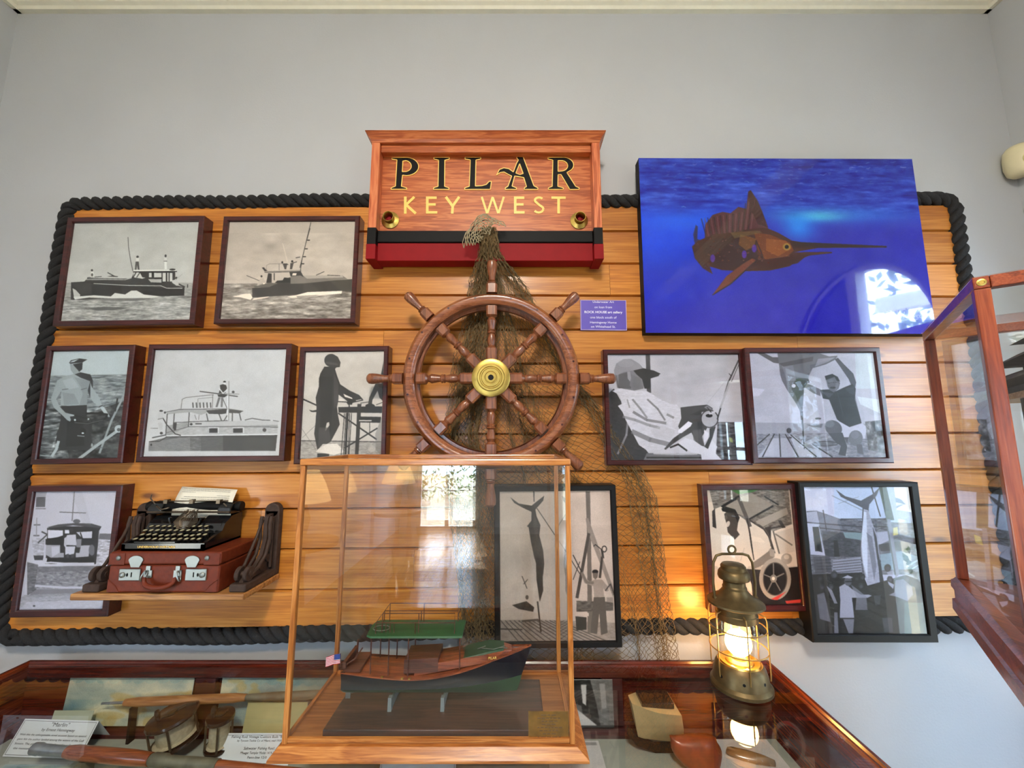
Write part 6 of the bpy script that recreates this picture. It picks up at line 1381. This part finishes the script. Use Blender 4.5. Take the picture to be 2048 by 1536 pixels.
# ------------------------------------------------------------------ brass ship lantern
lc = atz(1484, 1372, GZ); LX, LY = lc.x-.002, lc.y; z = GZ
r = T('ship_lantern', 'lit aged brass ship lantern with wire cage on the counter glass', 'lantern', (LX, LY, z))
HZ = lambda h: h*.76 if h < .085 else .0646+(h-.085)*.93
lt = lambda nm, pf, mt, par=None, n=48: MB().lathe([(a, HZ(b)) for a, b in pf], (LX, LY, z), (0,0,1), n).build(nm, mt, par or r, smooth=28)
base = lt('base', [(.0, .0), (.074, .0), (.078, .004), (.078, .014), (.074, .020), (.071, .024), (.068, .050), (.063, .072), (.058, .082), (.056, .085), (.052, .082), (.040, .080), (0, .080)], M_BRASSD)
for a in (-1.95, -1.1, -.3, -2.8, .6, 1.6, 2.6): MB().lathe([(0, 0), (.0038, 0), (.0038, .001), (0, .001)], (LX+.0675*math.cos(a), LY+.0675*math.sin(a), z+HZ(.048)), (math.cos(a), math.sin(a), .1), 12).build('air_hole', M_BLACK, base)
lt('burner_plate', [(.0525, .0825), (.050, .087), (.046, .085), (.036, .083), (.034, .088), (.026, .092), (.022, .0935), (.020, .098), (.016, .1), (.016, .112), (0, .112)], M_BRASS)
M_BULB = plain('bulb_glow', (255,226,160), .3, var=0, emit=(255,190,104), es=26)
MB().lathe([(.012, .068), (.013, .076), (.018, .083)]+[(.034*math.sin(t), .112-.034*math.cos(t)) for t in np.linspace(.62, PI, 14)], (LX, LY, z), (0,0,1), 32).build('bulb', M_BULB, r, smooth='all')
pl_ = bpy.data.lights.new('lantern_light', 'POINT'); pl_.energy = 2.6; pl_.color = (1, .58, .24); pl_.shadow_soft_size = .034
po = bpy.data.objects.new('lantern_light', pl_); COL.objects.link(po); po.parent = r; po.location = (0, 0, (.112))
g = lt('glass_globe', [(.048, .086), (.052, .10), (.054, .15), (.052, .20), (.047, .215)], thinglass('globe_glass', .05, (1,.98,.95)))
g.visible_shadow = True
lt('dome', [(.054, .205), (.054, .222), (.0525, .224), (.0525, .243), (.070, .246), (.074, .249), (.073, .254), (.062, .262), (.045, .272), (.035, .284), (.031, .290), (.0315, .296), (.029, .300), (.0285, .312), (.032, .316), (.040, .319), (.042, .326), (.040, .338), (.036, .344), (.033, .346), (.033, .356), (.028, .362), (.010, .365), (0, .366)], M_BRASSD)
WH = plain('cage_wire', (170,140,84), .35, .8, var=.15)
cgr = .073
for h in (.125, .185):
    m = MB(); n = 9
    path = []
    for t in np.linspace(0, 2*PI, 73)[:-1]: path.append((LX+cgr*math.cos(t), LY+cgr*math.sin(t), z+HZ(h)))
    m.tube(path, .0018, 8, closed=True)
    m.build('cage_ring', WH, r, smooth=True)
for k in range(6):
    a = k*PI/3+.35; ca, sa = math.cos(a), math.sin(a)
    m = MB(); m.tube([(LX+.056*ca, LY+.056*sa, z+HZ(.232)), (LX+.070*ca, LY+.070*sa, z+HZ(.228)), (LX+(cgr+.001)*ca, LY+(cgr+.001)*sa, z+HZ(.215)), (LX+(cgr+.001)*ca, LY+(cgr+.001)*sa, z+HZ(.10)), (LX+.074*ca, LY+.074*sa, z+HZ(.07)), (LX+.073*ca, LY+.073*sa, z+HZ(.05))], .0017, 8)
    m.build('cage_wire', WH, r, smooth=True)
m = MB(); hy = 0
pts = [(-.058, .262), (-.060, .31), (-.056, .366), (-.046, .386), (-.030, .391), (0, .391), (.030, .391), (.046, .386), (.056, .366), (.060, .31), (.058, .262)]
m.tube([(LX+a, LY, z+HZ(b)) for a, b in pts], .0036, 10)
h = m.build('bail_handle', M_BRASSD, r, smooth=True)
MB().tube([(LX+.0105*math.cos(t), LY, z+HZ(.404)+.0105*math.sin(t)) for t in np.linspace(0, 2*PI, 25)[:-1]], .003, 8, closed=True).build('hanging_ring', M_BRASSD, h, smooth=True)
for s in (-1, 1): MB().lathe([(.007, -.004), (.007, .004)], (LX+s*.058, LY, z+HZ(.262)), (1,0,0), 12).build('bail_lug', M_BRASSD, r, smooth=True)

# ------------------------------------------------------------------ tall rotated glass case on the right
zT, zB = 1.876, 1.226
Fp = Vector((1.104, 1.05, 0)); Np = Vector((.803, .668, 0)); dd = (Np-Fp).normalized(); pp_ = Vector((-dd.y, dd.x, 0)); 
if pp_.x < 0: pp_ = -pp_
LEN = (Np-Fp).length; WD = .46
r = T('tall_glass_case', 'cherry framed glass case standing at an angle on the right', 'display case', (Fp+dd*LEN/2+pp_*WD/2)+Vector((0,0,zB)))
M_CH = wood('cherry', (104,44,20), (140,62,32), (168,86,46), 2, 1.5, .3, .5, wave=.3); M_CHX = wood('cherry_rail', (104,44,20), (140,62,32), (168,86,46), 1, 1.5, .3, .5, wave=.3)
def pt(a, b, z_): v = Fp+dd*a+pp_*b; return Vector((v.x, v.y, z_))
def blk(a0, a1, b0, b1, z0_, z1_): m = MB(); m.loft([[pt(a0, b0, zz), pt(a1, b0, zz), pt(a1, b1, zz), pt(a0, b1, zz)] for zz in (z0_, z1_)]); return m
w = .020
for a in (0, LEN-w):
    for b in (0, WD-w): blk(a, a+w, b, b+w, zB+.03, zT-.022).build('corner_post', M_CH, r, bevel=.002)
for b in (0, WD-w): blk(0, LEN, b, b+w, zT-.0215, zT).build('top_rail', M_CHX, r, bevel=.002)
for a in (0, LEN-w): blk(a, a+w, w+.0005, WD-w-.0005, zT-.0215, zT).build('top_rail', M_CHX, r, bevel=.002)
m = MB(); pf = [(0.0, .030), (.004, .024), (.008, .020), (.009, .004), (.005, 0), (.005, -.022), (.010, -.026), (.011, -.050), (.0, -.055)]
m.loft([[pt(-d, -d, zB+h_), pt(LEN+d, -d, zB+h_), pt(LEN+d, WD+d, zB+h_), pt(-d, WD+d, zB+h_)] for d, h_ in pf]); m.build('base_moulding', M_CHX, r, smooth=25)
h_ = w/2
for q in ([pt(w, h_, 0), pt(LEN-w, h_, 0)], [pt(w, WD-h_, 0), pt(LEN-w, WD-h_, 0)], [pt(h_, w, 0), pt(h_, WD-w, 0)], [pt(LEN-h_, w, 0), pt(LEN-h_, WD-w, 0)]):
    MB().add([q[0]+Vector((0,0,zB+.031)), q[1]+Vector((0,0,zB+.031)), q[1]+Vector((0,0,zT-.022)), q[0]+Vector((0,0,zT-.022))], [(0,1,2,3)]).build('glass_pane', M_GLASSC, r)
MB().add([pt(-.002, -.002, zT+.0005), pt(LEN+.002, -.002, zT+.0005), pt(LEN+.002, WD+.002, zT+.0005), pt(-.002, WD+.002, zT+.0005)], [(0,1,2,3)]).build('glass_lid', M_GLASSC, r)
sc_ = pt(LEN, h_, zT-.011)
MB().lathe([(.0062, 0), (.0062, .0012), (.0035, .0016), (.003, .0008), (0, .0008)], sc_, dd, 18).build('screw_cap', M_BRASS, r, smooth=True)
# pedestal below, out of the picture to the right
c = Fp+dd*LEN*.55+pp_*WD*.72
m = MB(); m.box((c.x-.10+.06, c.y-.13, 0), (c.x+.16, c.y+.09, zB-.0555)); tag(m.build('pedestal', M_CH), 'cherry pedestal that carries the angled glass case', 'pedestal')
# wooden model inside the case
M_WD = plain('weathered_wood', (74,72,66), .8, var=.3, scale=30, bump=.4); M_PL = wood('deck_plank_pale', (150,124,92), (176,148,112), (196,170,136), 1, 3, .6, .1)
cc = pt(LEN*.42, .235, 0); zf = zB+.031
t_ = T('pier_house_model', 'weathered wooden house model on stilts inside the angled glass case', 'model', (cc.x, cc.y, zf))
mb = blk(.04, LEN-.04, .10, WD-.06, zf, zf+.012); mb.build('base_board', M_WD, t_)
pz2 = 1.690
blk(.06, LEN-.06, .085, WD-.08, pz2-.012, pz2).build('deck', M_PL, t_)
for a in (.09, LEN*.5, LEN-.09):
    for b in (.10, WD-.10): blk(a-.008, a+.008, b-.008, b+.008, zf+.012, pz2-.0125).build('stilt', M_WD, t_)
for b in (.10, WD-.10):
    MB().bar(pt(.11, b, zf+.05), pt(LEN-.11, b, zf+.25), .008, .012).build('brace', M_WD, t_)
def hip(a0, a1, b0, b1, z0_, z1_, s): m = MB(); m.loft([[pt(a0, b0, z0_), pt(a1, b0, z0_), pt(a1, b1, z0_), pt(a0, b1, z0_)], [pt(a0+s, b0+s, z1_), pt(a1-s, b0+s, z1_), pt(a1-s, b1-s, z1_), pt(a0+s, b1-s, z1_)]]); return m
zz = pz2
for a, b, nm in ((.06, .062, 'lower'), (.09, .085, 'middle'), (.13, .115, 'upper')):
    blk(a+.035, LEN-a-.035, b+.045, WD-.04-b, zz, zz+.020).build(nm+'_wall', M_WD, t_)
    hip(a, LEN-a, b, WD-.03-b, zz+.0205, zz+.046, .040).build(nm+'_roof', M_WD, t_); zz += .0465
